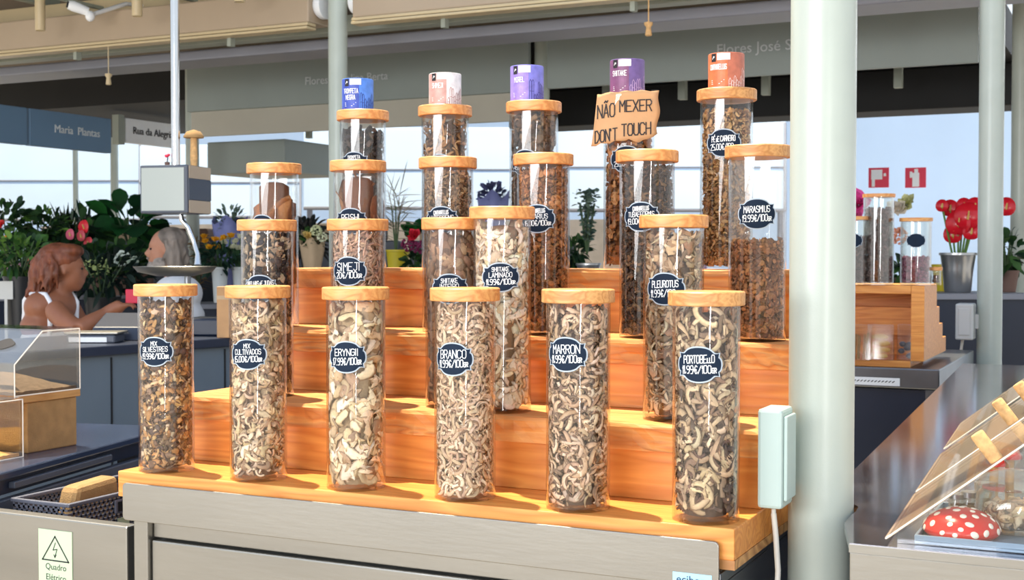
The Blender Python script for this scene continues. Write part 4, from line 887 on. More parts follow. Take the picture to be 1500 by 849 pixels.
# basket on a low plinth behind the partition
bz = 0.86
o = MB().box(-2.12, -1.76, 1.90, 2.42, 0, bz - .0005).build('plinth', M['dark'], bevel=.004); tag(o, 'dark storage plinth under the grey basket', 'plinth')
def basket():
    t = thing('plastic_basket', 'grey woven plastic basket behind the low steel partition', 'basket', (-1.936, 1.945, bz), R_(90)); w = .34; dp = 0.15; h = .182
    g = MB(); nx = int(w / 0.0125); nz = int(h / 0.0085)
    def wall(fn, n):
        for j in range(nz):
            z = j * h / nz
            for i in range(n):
                a0, a1 = i / n, (i + 1) / n; o = 0.35 if j % 2 else 0
                g.add([fn(a0 + (o + .62) / n if a0 + (o + .62) / n < 1 else 1, z, 0), fn(min(1, a0 + (1 + o) / n), z, 0), fn(min(1, a0 + (1 + o) / n), z + h / nz, 0), fn(min(1, a0 + (o + .62) / n), z + h / nz, 0)], [(0, 1, 2, 3)])
            g.add([fn(0, z, 0), fn(1, z, 0), fn(1, z + h / nz * .5, 0), fn(0, z + h / nz * .5, 0)], [(0, 1, 2, 3)])
    wall(lambda a, z, o: (a * w, 0, z), nx); wall(lambda a, z, o: (w, a * dp, z), int(dp / .0125)); wall(lambda a, z, o: (0, a * dp, z), int(dp / .0125)); wall(lambda a, z, o: (a * w, dp, z), nx)
    g.box(0, w, 0, dp, 0, 0.003)
    o = g.build('weave', M['basket'], t); s = o.modifiers.new('t', 'SOLIDIFY'); s.thickness = 0.0022
    MB().box(-.004, w + .004, -.006, .004, h, h + .008).box(-.004, w + .004, dp - .004, dp + .006, h, h + .008).box(-.005, .004, 0, dp, h, h + .008).box(w - .004, w + .005, 0, dp, h, h + .008).build('rim', M['basket'], t, bevel=.002)
    hx = w * .46; MB().box(hx - .03, hx + .03, -.007, -.001, h - .036, h - .006).build('handle_frame', M['basket'], t, bevel=.006)
    MB().box(hx - .024, hx + .024, -.0078, -.0065, h - .031, h - .011).build('handle_opening', M['black'], t)
    MB().box(hx - .022, hx + .012, -.005, -.0035, h - .085, h - .046).build('paper_tag', M['signcream'], t)
    q = MB(); q.prism([(0, 0), (.14, 0), (.15, .12), (.14, .205), (.02, .198), (-.01, .1)], 0, .05, lambda x, y, z: (x + w * .2, z + .06, y + .006))
    b = q.build('paper_bag', M['burlap'], bevel=.012); b.location = t.location; b.rotation_euler = t.rotation_euler; tag(b, 'folded brown paper bag standing in the grey basket', 'bag')
basket()

# ------------------------------------------------------------------ grey counter and gear of the stall behind, at left
p = at(130, 500, 4.6); q = at(430, 500, 5.4)
t = thing('rear_counter', 'grey panelled stall counter behind the dark table', 'counter', (p.x, p.y, 0), math.atan2(q.y - p.y, q.x - p.x)); w = (q - p).length
MB().box(-0.9, w, 0, 0.6, 0.05, 1.19).build('panel_body', M['counterpanel'], t, bevel=0.004)
MB().box(-0.95, w, -0.03, 0.62, 1.19, 1.225).build('worktop', M['dark'], t, bevel=0.004)
for x in (0.09, 0.22, 0.34, 0.62): MB().box(x, x + 0.006, -0.004, 0.0, 0.06, 1.18).build('panel_joint', M['black'], t)
def on_counter(px, d, z): r_ = ray(px, 450); pp = Vector((0, 0, EYE)) + r_ * d; return Vector((pp.x, pp.y, z))
cz = 1.2255
pp = on_counter(140, 4.82, cz); t = thing('counter_scale', 'flat silver counter scale left of the front jars', 'scale', pp, YAW)
MB().box(-0.09, 0.09, -0.06, 0.06, 0, 0.03).build('body', M['slate2'], t, bevel=0.006); MB().box(-0.1, 0.1, -0.06, 0.07, 0.032, 0.04).build('plate', M['steel'], t, bevel=0.003)
MB().box(-0.08, 0.06, -0.064, -0.06, 0.004, 0.022).build('keypad', M['white'], t)
pp = on_counter(182, 4.98, cz); t = thing('cash_register', 'dark cash register by the leftmost front jar', 'register', pp, YAW)
MB().hexa([(-.1, -.09, 0), (.1, -.09, 0), (.1, .09, 0), (-.1, .09, 0)], [(-.1, -.07, .05), (.1, -.07, .05), (.1, .09, .1), (-.1, .09, .1)]).build('body', M['dark'], t, bevel=.006)
MB().box(-.08, -.05, -.083, -.075, .02, .03).build('indicator', mat('blue light', (60, 90, 220), .3, 0, .02, 3, 0, 60, .5, (1, 1, 1), 0, ((60, 90, 255), 2)), t)
pp = on_counter(310, 5.25, cz); t = thing('receipt_printer', 'dark box shaped printer between the two leftmost front jars', 'printer', pp, YAW)
MB().box(-.09, .09, -.08, .08, 0, .07).build('body', M['dark'], t, bevel=.008); MB().box(-.05, .05, -.06, .02, .0701, .075).build('paper_slot', M['black'], t)
pp = on_counter(333, 5.1, 1.2255); t = thing('cardboard_stub', 'small upright brown cardboard box behind the second front jar', 'box', pp, YAW)
MB().box(-.035, .03, -.03, .03, 0, .2).build('carton', M['kraft'], t, bevel=.002); MB().box(-.0355, .0305, -.0305, -.03, .15, .165).build('tape_strip', M['kraft2'], t)
# ------------------------------------------------------------------ hanging weighing scale
p = at(258, 300, 4.6); SZ = lambda py: EYE - (py - 373) / F * 4.6
t = thing('hanging_scale', 'hanging market scale with a pale square screen and steel pan', 'scale', (p.x, p.y, 0), YAW)
MB().lathe([(.0155, SZ(244)), (.0155, 3.4)], 20).build('pole', M['chrome'], t, smooth=40)
k = 4.6 / F
rot = Matrix.Rotation(R_(-14), 4, 'Z')
hw = 38 * k; MB().box(-hw, hw, -.045, .13, SZ(313), SZ(243)).xf(Matrix.Translation((-9 * k, 0, 0)) @ rot).build('display_housing', M['slate2'], t, bevel=.005)
MB().box(-hw + 3 * k, hw - 5 * k, -.0475, -.0455, SZ(309), SZ(247)).xf(Matrix.Translation((-9 * k, 0, 0)) @ rot).build('screen', M['screen'], t)
MB().box(hw + .0005, hw + .004, -.04, .125, SZ(293), SZ(263)).xf(Matrix.Translation((-9 * k, 0, 0)) @ rot).build('side_panel', M['dark'], t)
MB().box(hw + .0005, hw + .003, -.035, .125, SZ(262), SZ(244)).box(hw + .0005, hw + .003, -.035, .125, SZ(312), SZ(294)).xf(Matrix.Translation((-9 * k, 0, 0)) @ rot).build('side_cover', M['fascia'], t)
MB().tube([(4 * k, .03, SZ(313)), (5 * k, .03, SZ(322)), (14 * k, .03, SZ(333)), (22 * k, .03, SZ(352)), (29 * k, .02, SZ(372)), (30 * k, .01, SZ(388))], [.008, .009, .009, .008, .008, .012], 12).build('hanger_arm', M['chrome'], t, smooth=50)
pr = 59 * k; MB().lathe([(0, SZ(404)), (pr * .45, SZ(404)), (pr * .9, SZ(398)), (pr, SZ(391)), (pr * 1.01, SZ(390)), (pr * .98, SZ(391.5)), (pr * .86, SZ(396)), (pr * .4, SZ(401)), (0, SZ(401))], 40, (-2 * k, 0, 0)).build('pan', M['steel'], t, smooth=40)
MB().tube([(16 * k, 0, SZ(402)), (16 * k, 0, SZ(416))], .012, 12).build('pan_post', M['steel_dk'], t, smooth=40)
q = at(284, 242, 4.62); t = thing('wooden_mushroom', 'brown wooden mushroom figure on top of the scale screen', 'figurine', (q.x, q.y, SZ(243)))
MB().lathe([(.011, 0), (.013, .03), (.011, .1)], 16).build('stem', M['cork'], t, smooth=40); MB().lathe([(0, .1), (.035, .1), (.036, .106), (.024, .122), (.0, .13)], 24).build('cap', M['burlap'], t, smooth=50)
q = at(245, 242, 4.6); t = thing('flower_figurine', 'small red flower figurine on the left of the scale screen', 'figurine', (q.x, q.y, SZ(243)))
MB().lathe([(.008, 0), (.01, .012), (.004, .014)], 14).build('pot', M['terracotta'], t, smooth=40); MB().tube([(0, 0, .013), (.003, 0, .03)], .002, 6).build('stem', M['dark'], t)
MB().ell((-.002, 0, .035), (.009, .006, .006)).ell((.006, 0, .038), (.006, .006, .005)).build('bloom', M['red'], t, smooth=50)

# ------------------------------------------------------------------ people
def body_mesh(name, mb, m, parent, voxel=0.011, smooth=6):
    o = mb.build(name, m, parent)
    r = o.modifiers.new('remesh', 'REMESH'); r.mode = 'VOXEL'; r.voxel_size = voxel; r.use_smooth_shade = True
    s = o.modifiers.new('smooth', 'SMOOTH'); s.factor = 0.5; s.iterations = smooth
    return o
def head(mb, c, ry):
    """head looking along +X of the given rotation"""
    r = Matrix.Rotation(ry, 3, 'Z'); P = lambda x, y, z: Vector(c) + r @ Vector((x, y, z))
    def E(x, y, z, a, b, d): mb.ell(P(x, y, z), (a, b, d), 20, 14, r)
    E(-.012, 0, .03, .098, .076, .088); E(.03, 0, -.03, .062, .058, .08); E(.052, 0, -.085, .032, .034, .026)
    E(.072, 0, .028, .022, .05, .014); mb.tube([P(.082, 0, .018), P(.108, 0, -.022), P(.092, 0, -.032)], [.009, .015, .012], 10)
    E(.086, 0, -.052, .012, .024, .007); E(.084, 0, -.064, .012, .021, .008)
    for s in (-1, 1):
        E(.055, s * .036, -.012, .026, .022, .02); E(-.008, s * .074, -.008, .015, .008, .025)
    return P
def eyes(P, parent):
    g = MB()
    for s in (-1, 1): g.ell(P(.078, s * .031, .006), (.007, .011, .006))
    g.build('eye', M['ink'], parent, smooth=60)
def hand(mb, w, d, up):
    """palm and five curled fingers from wrist w along d"""
    w = Vector(w); d = Vector(d).normalized(); s = d.cross(Vector(up)).normalized(); u = s.cross(d)
    mb.tube([w - d * .02, w + d * .03, w + d * .08], [.026, .034, .036], 12)
    for i, ln in enumerate((.06, .072, .068, .052)):
        o = s * (i - 1.5) * .019; b = w + d * .08 + o
        mb.tube([b, b + d * ln * .5 - u * .006, b + d * ln * .8 - u * .024, b + d * ln * .85 - u * .045], [.0095, .009, .0085, .007], 8)
    b = w + d * .03 - s * .034; mb.tube([b, b - s * .02 + d * .03, b - s * .018 + d * .06 - u * .015], [.012, .0105, .009], 8)
# woman at the left, back three-quarters to us, facing right
wp = at(90, 395, 6.6); WZ = wp.z
Wm = thing('person', 'woman in a white strappy top facing right and reaching forward', 'person', (wp.x, wp.y, 0), YAW)
mb = MB(); hc = (0.02, 0, WZ); P = head(mb, hc, R_(22))
sh = WZ - 0.185
mb.tube([(0.0, .005, WZ - .06), (-.012, 0, WZ - .13), (-.04, 0, sh + .02)], [.056, .05, .07], 16)
for z, cx, a, b_ in ((sh, -.05, .105, .165), (sh - .1, -.065, .11, .17), (sh - .22, -.06, .105, .15), (sh - .34, -.05, .1, .135), (sh - .46, -.05, .115, .165), (sh - .56, -.05, .12, .175)):
    mb.ell((cx, 0, z), (a, b_, .095), 20, 12, Matrix.Rotation(R_(-25), 3, 'Z'))
# near arm reaching forward, far arm bent
mb.tube([(.02, -.165, sh - .0), (.05, -.2, sh - .03), (.12, -.27, sh - .07), (.19, -.32, sh - .10)], [.052, .056, .05, .042], 14)
mb.tube([(.19, -.32, sh - .10), (.235, -.27, sh - .065), (.29, -.2, sh - .02)], [.042, .04, .026], 14)
hand(mb, (.29, -.2, sh - .02), (1, .35, .45), (0, 0, 1))
mb.tube([(-.02, .17, sh), (.05, .2, sh - .15), (.1, .2, sh - .27), (.2, .12, sh - .27), (.27, .06, sh - .24)], [.05, .05, .042, .038, .027], 14); hand(mb, (.27, .06, sh - .24), (1, -.2, 0), (0, 0, 1))
for s in (-1, 1): mb.tube([(-.05, s * .09, sh - .56), (-.04, s * .1, .5), (-.05, s * .1, .08)], [.095, .062, .042], 14); mb.ell((.02, s * .1, .045), (.12, .045, .044))
body_mesh('body', mb, M['skin2'], Wm); eyes(P, Wm)
mb = MB(); r25 = Matrix.Rotation(R_(-25), 3, 'Z')
for z, a, b_ in ((sh - .17, .118, .172), (sh - .25, .116, .164), (sh - .34, .112, .15), (sh - .44, .122, .172)): mb.ell((-.06, 0, z), (a, b_, .085), 20, 12, r25)
body_mesh('tank_top', mb, M['cloth'], Wm)
g = MB()
for s in (-.75, .75):
    def on_torso(yy, z, front):
        best = .02
        for zc, cx, a_, b_ in ((sh, -.05, .105, .165), (sh - .1, -.065, .11, .17), (sh - .22, -.06, .105, .15)):
            k2 = 1 - ((z - zc) / .095) ** 2 - (yy / b_) ** 2
            if k2 > 0: best = max(best, a_ * math.sqrt(k2))
        v = r25 @ Vector(((1 if front else -1) * (best + .004), yy, 0)); return (v.x - .057, v.y, z)
    y = .12 * s
    pts = [on_torso(y * .9, sh - .16, False), on_torso(y * .95, sh - .1, False), on_torso(y, sh - .03, False), on_torso(y, sh + .03, False), on_torso(y, sh + .064, False), on_torso(y, sh + .064, True), on_torso(y, sh + .02, True), on_torso(y, sh - .06, True), on_torso(y, sh - .15, True)]
    g.tube(pts, .0125, 8)
g.build('strap', M['cloth'], Wm, smooth=60)
mb = MB()
for s in (-1, 1): mb.tube([(-.05, s * .09, sh - .5), (-.04, s * .1, .5), (-.05, s * .1, .1)], [.125, .085, .075], 14)
mb.ell((-.05, 0, sh - .52), (.14, .19, .1)); body_mesh('trousers', mb, M['denim'], Wm)
mb = MB(); rr = random.Random(3)
hb = Vector(hc)
mb.ell(hb + Vector((-.035, 0, .055)), (.112, .092, .085)); mb.ell(hb + Vector((-.075, 0, -.01)), (.085, .092, .10)); mb.ell(hb + Vector((.015, 0, .095)), (.08, .075, .04))
for k in range(110):
    a = rr.uniform(R_(80), R_(280)); ph = rr.uniform(-.5, 1.2); s0 = hb + Vector((-.035 + .112 * math.cos(a) * math.cos(ph * .7), .098 * math.sin(a) * math.cos(ph * .7), .01 + .10 * math.sin(ph)))
    q = s0; pts = [q]
    for m_ in range(4): q = q + Vector((rr.uniform(-.022, .014), rr.uniform(-.02, .02), -.028 - .004 * m_)); pts.append(q)
    mb.tube(pts, [.011, .013, .012, .009, .005], 7)
body_mesh('hair', mb, M['hairbr'], Wm, .006, 1)
q = Wm.matrix_basis @ Vector((.405, -.145, sh + .05)); t = thing('phone', 'red phone held in the hand of the woman in white', 'phone', q, YAW + .2)
MB().box(-.035, .035, -.005, .005, -.03, .04).build('shell', M['red'], t, bevel=.004); MB().box(-.03, .03, .0051, .006, -.026, .036).build('screen', M['black'], t)
# man behind the scale, facing left
mp = at(252, 366, 7.0); MZ = mp.z
Mn = thing('person', 'bearded man with long grey hair in a white shirt facing left', 'person', (mp.x, mp.y, 0), YAW + math.pi)
mb = MB(); hc = (0.03, 0, MZ); P = head(mb, hc, R_(8)); sh = MZ - .24
mb.tube([(0.0, 0, MZ - .06), (-.015, 0, MZ - .13), (-.03, 0, sh + .02)], [.06, .056, .075], 16)
for z, a, b_ in ((sh, .115, .19), (sh - .12, .125, .2), (sh - .25, .12, .18), (sh - .4, .125, .175), (sh - .52, .125, .18)): mb.ell((-.03, 0, z), (a, b_, .1), 20, 12)
for s in (-1, 1):
    mb.tube([(-.03, s * .2, sh), (-.02, s * .235, sh - .12), (0, s * .24, sh - .28), (.1, s * .2, sh - .42), (.22, s * .14, sh - .44)], [.06, .058, .047, .042, .03], 14); hand(mb, (.22, s * .14, sh - .44), (1, -s * .3, -.1), (0, 0, 1))
    mb.tube([(-.03, s * .1, sh - .52), (-.02, s * .11, .5), (-.03, s * .11, .08)], [.1, .068, .046], 14); mb.ell((.05, s * .11, .045), (.13, .047, .044))
body_mesh('body', mb, M['skin'], Mn); eyes(P, Mn)
mb = MB()
for z, a, b_ in ((sh + .005, .128, .205), (sh - .12, .138, .215), (sh - .25, .134, .195), (sh - .42, .14, .195)): mb.ell((-.03, 0, z), (a, b_, .105), 20, 12)
for s in (-1, 1): mb.tube([(-.03, s * .19, sh + .01), (-.02, s * .235, sh - .12), (0, s * .24, sh - .25)], [.075, .075, .068], 14)
body_mesh('shirt', mb, M['cloth'], Mn)
mb = MB()
for s in (-1, 1): mb.tube([(-.03, s * .1, sh - .48), (-.02, s * .11, .5), (-.03, s * .11, .1)], [.125, .088, .08], 14)
mb.ell((-.03, 0, sh - .5), (.145, .19, .1)); body_mesh('trousers', mb, M['denim'], Mn)
hb = Vector(hc); mb = MB(); mb.ell(hb + Vector((-.03, 0, .056)), (.092, .081, .070)); mb.ell(hb + Vector((-.06, 0, -.01)), (.052, .080, .10))
rr = random.Random(9)
for k in range(40):
    a = rr.uniform(R_(80), R_(280)); s0 = hb + Vector((-.025 + .068 * math.cos(a), .082 * math.sin(a), rr.uniform(-.04, .06)))
    mb.tube([s0, s0 + Vector((rr.uniform(-.03, 0), 0, -.06)), s0 + Vector((rr.uniform(-.045, .02), rr.uniform(-.015, .015), rr.uniform(-.18, -.10)))], [.013, .011, .004], 7)
body_mesh('hair', mb, M['hairgr'], Mn, .006, 1)
mb = MB(); mb.ell(P(.06, 0, -.092), (.045, .05, .04)); mb.ell(P(.094, 0, -.044), (.012, .032, .009))
for s in (-1, 1): mb.ell(P(.03, s * .05, -.07), (.04, .014, .035))
body_mesh('beard', mb, mat('grey beard', (150, 140, 132), .7, 0, .3, 40, .5, 80), Mn, .007, 3)

# ------------------------------------------------------------------ plants and flowers
prng = np.random.default_rng(4)
def leaves(n, base, direc, L, Wd, droop, cols, fold=0.15, seg=5):
    """curved leaf blades; base (n,3), direc (n,3)"""
    L = (L * prng.uniform(.65, 1.25, n))[:, None]; Wd = (Wd * prng.uniform(.7, 1.25, n))[:, None]
    D = direc / np.linalg.norm(direc, axis=1, keepdims=True); S = np.cross(D, [0, 0, 1.0]) + 1e-4; S /= np.linalg.norm(S, axis=1, keepdims=True); U = np.cross(S, D)
    roll = prng.normal(0, .6, (n, 1)); S, U = S * np.cos(roll) + U * np.sin(roll), -S * np.sin(roll) + U * np.cos(roll)
    s = np.linspace(0, 1, seg); V = np.zeros((n, seg, 3, 3))
    for i, t in enumerate(s):
        c = base + D * L * t + np.array([0, 0, -1.0]) * L * droop * t * t
        wv = Wd / 2 * (math.sin(math.pi * min(1, .06 + t * .94)) ** .8 + .02)
        V[:, i, 0] = c - S * wv + U * wv * fold; V[:, i, 1] = c; V[:, i, 2] = c + S * wv + U * wv * fold
    q = [(i * 3 + k, i * 3 + k + 1, (i + 1) * 3 + k + 1, (i + 1) * 3 + k) for i in range(seg - 1) for k in range(2)]
    col = np.repeat(pal_p(n, cols)[:, None], seg * 3, 1)
    return V.reshape(n, -1, 3), np.array(q), col
def pal_p(n, cols, j=.12):
    c = np.array([lin(q) for q in cols]); return np.clip(c[prng.integers(0, len(c), n)] * prng.uniform(1 - 2 * j, 1 + 2 * j, (n, 1)), .003, .95)
def merge(parts):
    Vs, Qs, Cs = [], [], []; off = 0
    for V, q, c in parts:
        n, m, _ = V.shape; Vs.append(V.reshape(-1, 3)); Qs.append((q[None] + (np.arange(n) * m)[:, None, None] + off).reshape(-1, 4)); Cs.append(c.reshape(-1, 3)); off += n * m
    return np.concatenate(Vs), np.concatenate(Qs), np.concatenate(Cs)
GRN = [(46, 82, 42), (34, 66, 40), (62, 100, 48), (28, 54, 36)]; LGT = [(92, 136, 58), (112, 152, 66), (74, 118, 54)]; DRK = [(22, 38, 32), (30, 48, 36), (40, 34, 40)]; EUC = [(104, 128, 116), (84, 108, 100), (124, 146, 128)]
def plant(name, label, px, pyb, d, h, spread, n, L, Wd, cols, kind='bush', pot='terracotta', poth=0.14, potr=0.07, blooms=(), cat='plant', droop=.35):
    p = at(px, pyb, d); t = thing(name, label, cat, p)
    if pot: MB().lathe([(0, 0), (potr * .75, 0), (potr, poth), (potr * 1.05, poth), (potr * 1.05, poth + .01), (potr * .92, poth + .01), (potr * .88, poth - .015), (0, poth - .015)], 24).build('pot', M[pot], t, smooth=40)
    z0 = poth if pot else 0
    if kind == 'bush':
        u = prng.normal(0, 1, (n, 3)); u /= np.linalg.norm(u, axis=1, keepdims=True); r = prng.uniform(.35, 1, (n, 1)) ** .6
        base = u * r * np.array([spread, spread, h / 2]) * .85 + np.array([0, 0, z0 + h / 2]); dr = u + np.array([0, 0, .35]) + prng.normal(0, .4, (n, 3))
    elif kind == 'fan':
        a = prng.uniform(0, 2 * math.pi, n); el = prng.uniform(.35, 1.45, n); dr = np.stack([np.cos(a) * np.cos(el), np.sin(a) * np.cos(el), np.sin(el)], -1); base = np.zeros((n, 3)) + np.array([0, 0, z0 + .01]) + dr * prng.uniform(0, .15, (n, 1)) * h
    else:  # stalks: leaves spaced along upright stems
        ns = max(3, n // 14); sa = prng.uniform(0, 2 * math.pi, ns); lean = prng.uniform(0, 1, ns) * spread; k = prng.integers(0, ns, n); tt = prng.uniform(.2, 1, n)
        base = np.stack([np.cos(sa[k]) * lean[k] * tt, np.sin(sa[k]) * lean[k] * tt, z0 + h * tt], -1); dr = prng.normal(0, 1, (n, 3)); dr[:, 2] = np.abs(dr[:, 2]) * .7
    V, q, c = merge([leaves(n, base, dr, L, Wd, droop, cols)])
    npmesh('foliage', V, q, c, M['leaf'], t)
    if kind != 'fan':
        g = MB()
        for k in range(6):
            a = k * 1.05; g.tube([(0, 0, z0 - .02 if pot else 0), (spread * .25 * math.cos(a), spread * .25 * math.sin(a), z0 + h * .4), (spread * .5 * math.cos(a), spread * .5 * math.sin(a), z0 + h * .8)], [.006, .005, .003], 6)
        g.build('stem', mat('green stem', (60, 84, 46)), t)
    for (bx, by, kind_, col, s) in blooms:
        q = at(bx, by, d - (spread + L * .9)) - p; flower_head(t, q, kind_, col, s)
    return t
def petals(n, s, col, cup=.5, layers=3):
    parts = []
    for l in range(layers):
        m = n; a = np.arange(m) * 2 * math.pi / m + l * .5; e_ = cup + l * .32
        dr = np.stack([np.cos(a) * math.cos(e_), np.sin(a) * math.cos(e_), np.full(m, math.sin(e_))], -1); parts.append(leaves(m, dr * s * .1, dr, s * (1 - l * .12), s * .95, -.05, [col], .25))
    return merge(parts)
def flower_head(parent, q, kind, col, s):
    if kind == 'anthurium':
        o = MB(); n = 18; vs = [(0, 0, 0)]
        for k in range(n):
            a = 2 * math.pi * k / n; r = s * (1 - .45 * abs(math.cos(a / 2)) ** 6 + .12 * math.cos(a)) ; vs.append((r * math.sin(a) * .8, -.25 * s * abs(math.sin(a)), -r * math.cos(a)))
        o.add(vs, [(0, 1 + k, 1 + (k + 1) % n) for k in range(n)]); o.v = [tuple(Vector(v) + q) for v in o.v]
        b = o.build('bloom', mat('waxy spathe', col, .22, 0, .06), parent, smooth=80); m = b.modifiers.new('t', 'SOLIDIFY'); m.thickness = .003
        MB().tube([q + Vector((0, -.006, -.1 * s)), q + Vector((.1 * s, -.45 * s, .35 * s))], [.006, .003], 8).build('spadix', mat('yellow spadix', (222, 190, 110)), b, smooth=50)
    elif kind == 'mop':
        g = MB(); rr = random.Random(int(q.x * 999) + int(s * 1000)); 
        for k in range(60):
            v = Vector((rr.gauss(0, 1), rr.gauss(0, 1), rr.gauss(0, 1))).normalized(); c = q + v * s * .82; g.ell(c, (s * .2, s * .2, s * .14), 6, 4)
        g.build('bloom', mat('flower cluster', col, .7, 0, .15, 40), parent, smooth=60)
    else:
        V, F_, c = petals(7, s, col); rot = np.array(Matrix.Rotation(R_(55), 3, 'X')); V = V @ rot.T + np.array(q)
        npmesh('bloom', V, F_, c, M['petal'], parent)
# benches that carry them
def bench(label, px0, px1, d0, d1, z, steps=1, dz=.2):
    a = at(px0, 400, d0); c = at(px1, 400, d1); t = thing('flower_bench', label, 'bench', (a.x, a.y, 0), math.atan2(c.y - a.y, c.x - a.x)); w = (c - a).length
    for s in range(steps):
        MB().box(0, w, s * .5, s * .5 + .5, z + dz * s - .03, z + dz * s).build('shelf', M['beamb'], t, bevel=.004); MB().box(.01, w - .01, s * .5 + .02, s * .5 + .03, .02, z + dz * s - .03).build('front_board', M['dark'], t)
    for x in (.02, w - .07): MB().box(x, x + .05, .1, steps * .5 - .05, 0, z - .035).build('trestle', M['black'], t)
bench('stepped plant bench behind the woman at left', -60, 262, 7.7, 8.5, 1.30, 2, .16)
bench('flower bench behind the left jars', 275, 480, 8.1, 8.3, 1.24, 1)
bench('flower bench behind the middle jars', 500, 1060, 7.6, 7.6, 1.38, 1)
bench('flower bench behind the right rear jars', 1240, 1520, 6.35, 6.35, 1.36, 1)
def SPH(d, z): return 373 + (EYE - z) / d * F
# left plant mass
plant('potted_palm', 'tall palm with long arching leaves above the plants at left', 128, SPH(8.9, 1.46), 8.9, .36, .28, 26, .34, .04, [(30, 64, 52), (24, 54, 48)], 'fan', droop=.25, poth=.16)
plant('potted_dracaena', 'dark spiky dracaena between the woman and the palm', 98, SPH(8.75, 1.46), 8.75, .3, .2, 90, .26, .022, DRK, 'fan', droop=.15, poth=.14)
plant('potted_anthurium', 'potted anthurium with red and pink blooms above the woman', 116, SPH(8.5, 1.46), 8.5, .28, .2, 60, .15, .07, GRN, 'bush', poth=.1, blooms=((124, 333, 'anthurium', (226, 52, 64), .055), (104, 344, 'anthurium', (220, 104, 130), .045), (120, 346, 'anthurium', (216, 92, 104), .045), (131, 357, 'anthurium', (226, 84, 92), .05)))
plant('potted_monstera', 'potted monstera with broad glossy leaves left of the man', 192, SPH(8.7, 1.46), 8.7, .34, .22, 44, .2, .13, [(28, 84, 40), (40, 104, 44), (24, 66, 38)], 'bush', poth=.12)
plant('potted_fern', 'light green fern just left of the man', 212, SPH(8.2, 1.30), 8.2, .26, .16, 170, .14, .018, LGT, 'fan', poth=.12, potr=.06)
plant('potted_hydrangea', 'pale green hydrangea beside the face of the woman', 142, SPH(8.0, 1.30), 8.0, .2, .14, 70, .1, .06, GRN, 'bush', poth=.11, potr=.06, blooms=((131, 391, 'mop', (206, 220, 150), .05), (149, 390, 'mop', (196, 212, 140), .06)))
plant('potted_hydrangea', 'white hydrangea right of the pale green one', 178, SPH(8.05, 1.30), 8.05, .22, .15, 70, .1, .06, GRN, 'bush', poth=.11, potr=.06, blooms=((178, 378, 'mop', (226, 236, 226), .055), (194, 382, 'mop', (206, 220, 200), .04)))
plant('potted_shrub', 'leafy green shrub behind the hair of the woman', 60, SPH(8.4, 1.46), 8.4, .3, .2, 200, .09, .03, GRN + LGT, 'bush', poth=.1)
plant('potted_shrub', 'dense green shrub with red flowers at the far left', 12, SPH(8.3, 1.46), 8.3, .34, .2, 200, .1, .035, GRN, 'bush', poth=.1, blooms=((3, 330, 'rose', (220, 60, 60), .03), (10, 350, 'rose', (236, 170, 60), .025)))
plant('potted_shrub', 'yellow green shrub near the left edge', 34, SPH(8.0, 1.30), 8.0, .26, .15, 150, .1, .03, LGT, 'bush', poth=.1, blooms=((22, 392, 'mop', (214, 160, 180), .045), (46, 384, 'rose', (220, 150, 120), .03)))
plant('potted_shrub', 'dark purple leaved plant left of the woman', 40, SPH(7.8, 1.30), 7.8, .13, .12, 120, .07, .03, [(48, 36, 48), (34, 28, 38)], 'bush', poth=.05)
plant('potted_shrub', 'bright green bushy plant low at the left', 30, SPH(7.3, 1.12), 7.3, .26, .22, 260, .08, .03, GRN + LGT, 'bush', pot='black', poth=.3, potr=.09)
p = at(8, 412, 7.2); t = thing('price_board', 'blank pale grey board at the left edge', 'board', (p.x, p.y, at(8, 438, 7.2).z), YAW)
MB().box(-.05, .04, 0, .01, 0, .1).build('panel', M['greybox'], t); MB().box(-.008, .008, .002, .008, -1.29, 0).build('post', M['greybox'], t)
# low dark foliage behind counters
plant('potted_shrub', 'dark green shrub under the outstretched arm', 150, SPH(7.4, 1.05), 7.4, .3, .3, 260, .09, .03, [(26, 48, 38), (20, 38, 34)], 'bush', pot='black', poth=.25, potr=.1)
# roses in white vases
def rose(q, base, col, label, group):
    t = thing('rose', label, 'flower', base, 0, group); qq = q - base
    V, F_, c = petals(7, .032, col, .75, 4); V = V + np.array(qq); npmesh('bloom', V, F_, c, M['petal'], t)
    MB().tube([(0, 0, 0), qq * .5 + Vector((0, 0, .01)), qq], .0035, 6).build('stem', mat('rose stem', (52, 92, 48)), t)
def vase(label, px, d, z, r, h, m='vase', name='vase'):
    p = at(px, 400, d); t = thing(name, label, name, (p.x, p.y, z))
    MB().lathe([(0, 0), (r * .72, 0), (r * .78, .01), (r * .9, h * .6), (r * 1.02, h - .01), (r * 1.06, h), (r * .98, h), (r * .84, h * .6), (r * .7, .02), (0, .02)], 28).build('body', M[m], t, smooth=40)
    MB().lathe([(r * 1.03, h - .014), (r * 1.09, h - .012), (r * 1.09, h - .002), (r * 1.03, h)], 28).build('rim', M[m], t, smooth=40)
    return Vector((p.x, p.y, z + h * .9))
vb = vase('white vase of yellow roses right of the man', 322, 8.0, 1.255, .05, .22); vb2 = vase('white vase of white roses behind the second row jar', 352, 8.05, 1.255, .05, .22)
yel = [(300, 356), (316, 353), (327, 351), (306, 365), (318, 365), (299, 349), (338, 348)]
for k, (x, y) in enumerate(yel): rose(at(x, y, 7.95), vb - Vector((0, 0, .1)), (240, 176, 40), 'yellow rose in the bunch right of the man', 'yellow roses')
for k, (x, y) in enumerate(((328, 357), (336, 351), (345, 356), (352, 349), (342, 364), (349, 366))): rose(at(x, y, 7.98), vb2 - Vector((0, 0, .1)), (232, 232, 204), 'creamy white rose in the bunch beside the yellow roses', 'white roses')
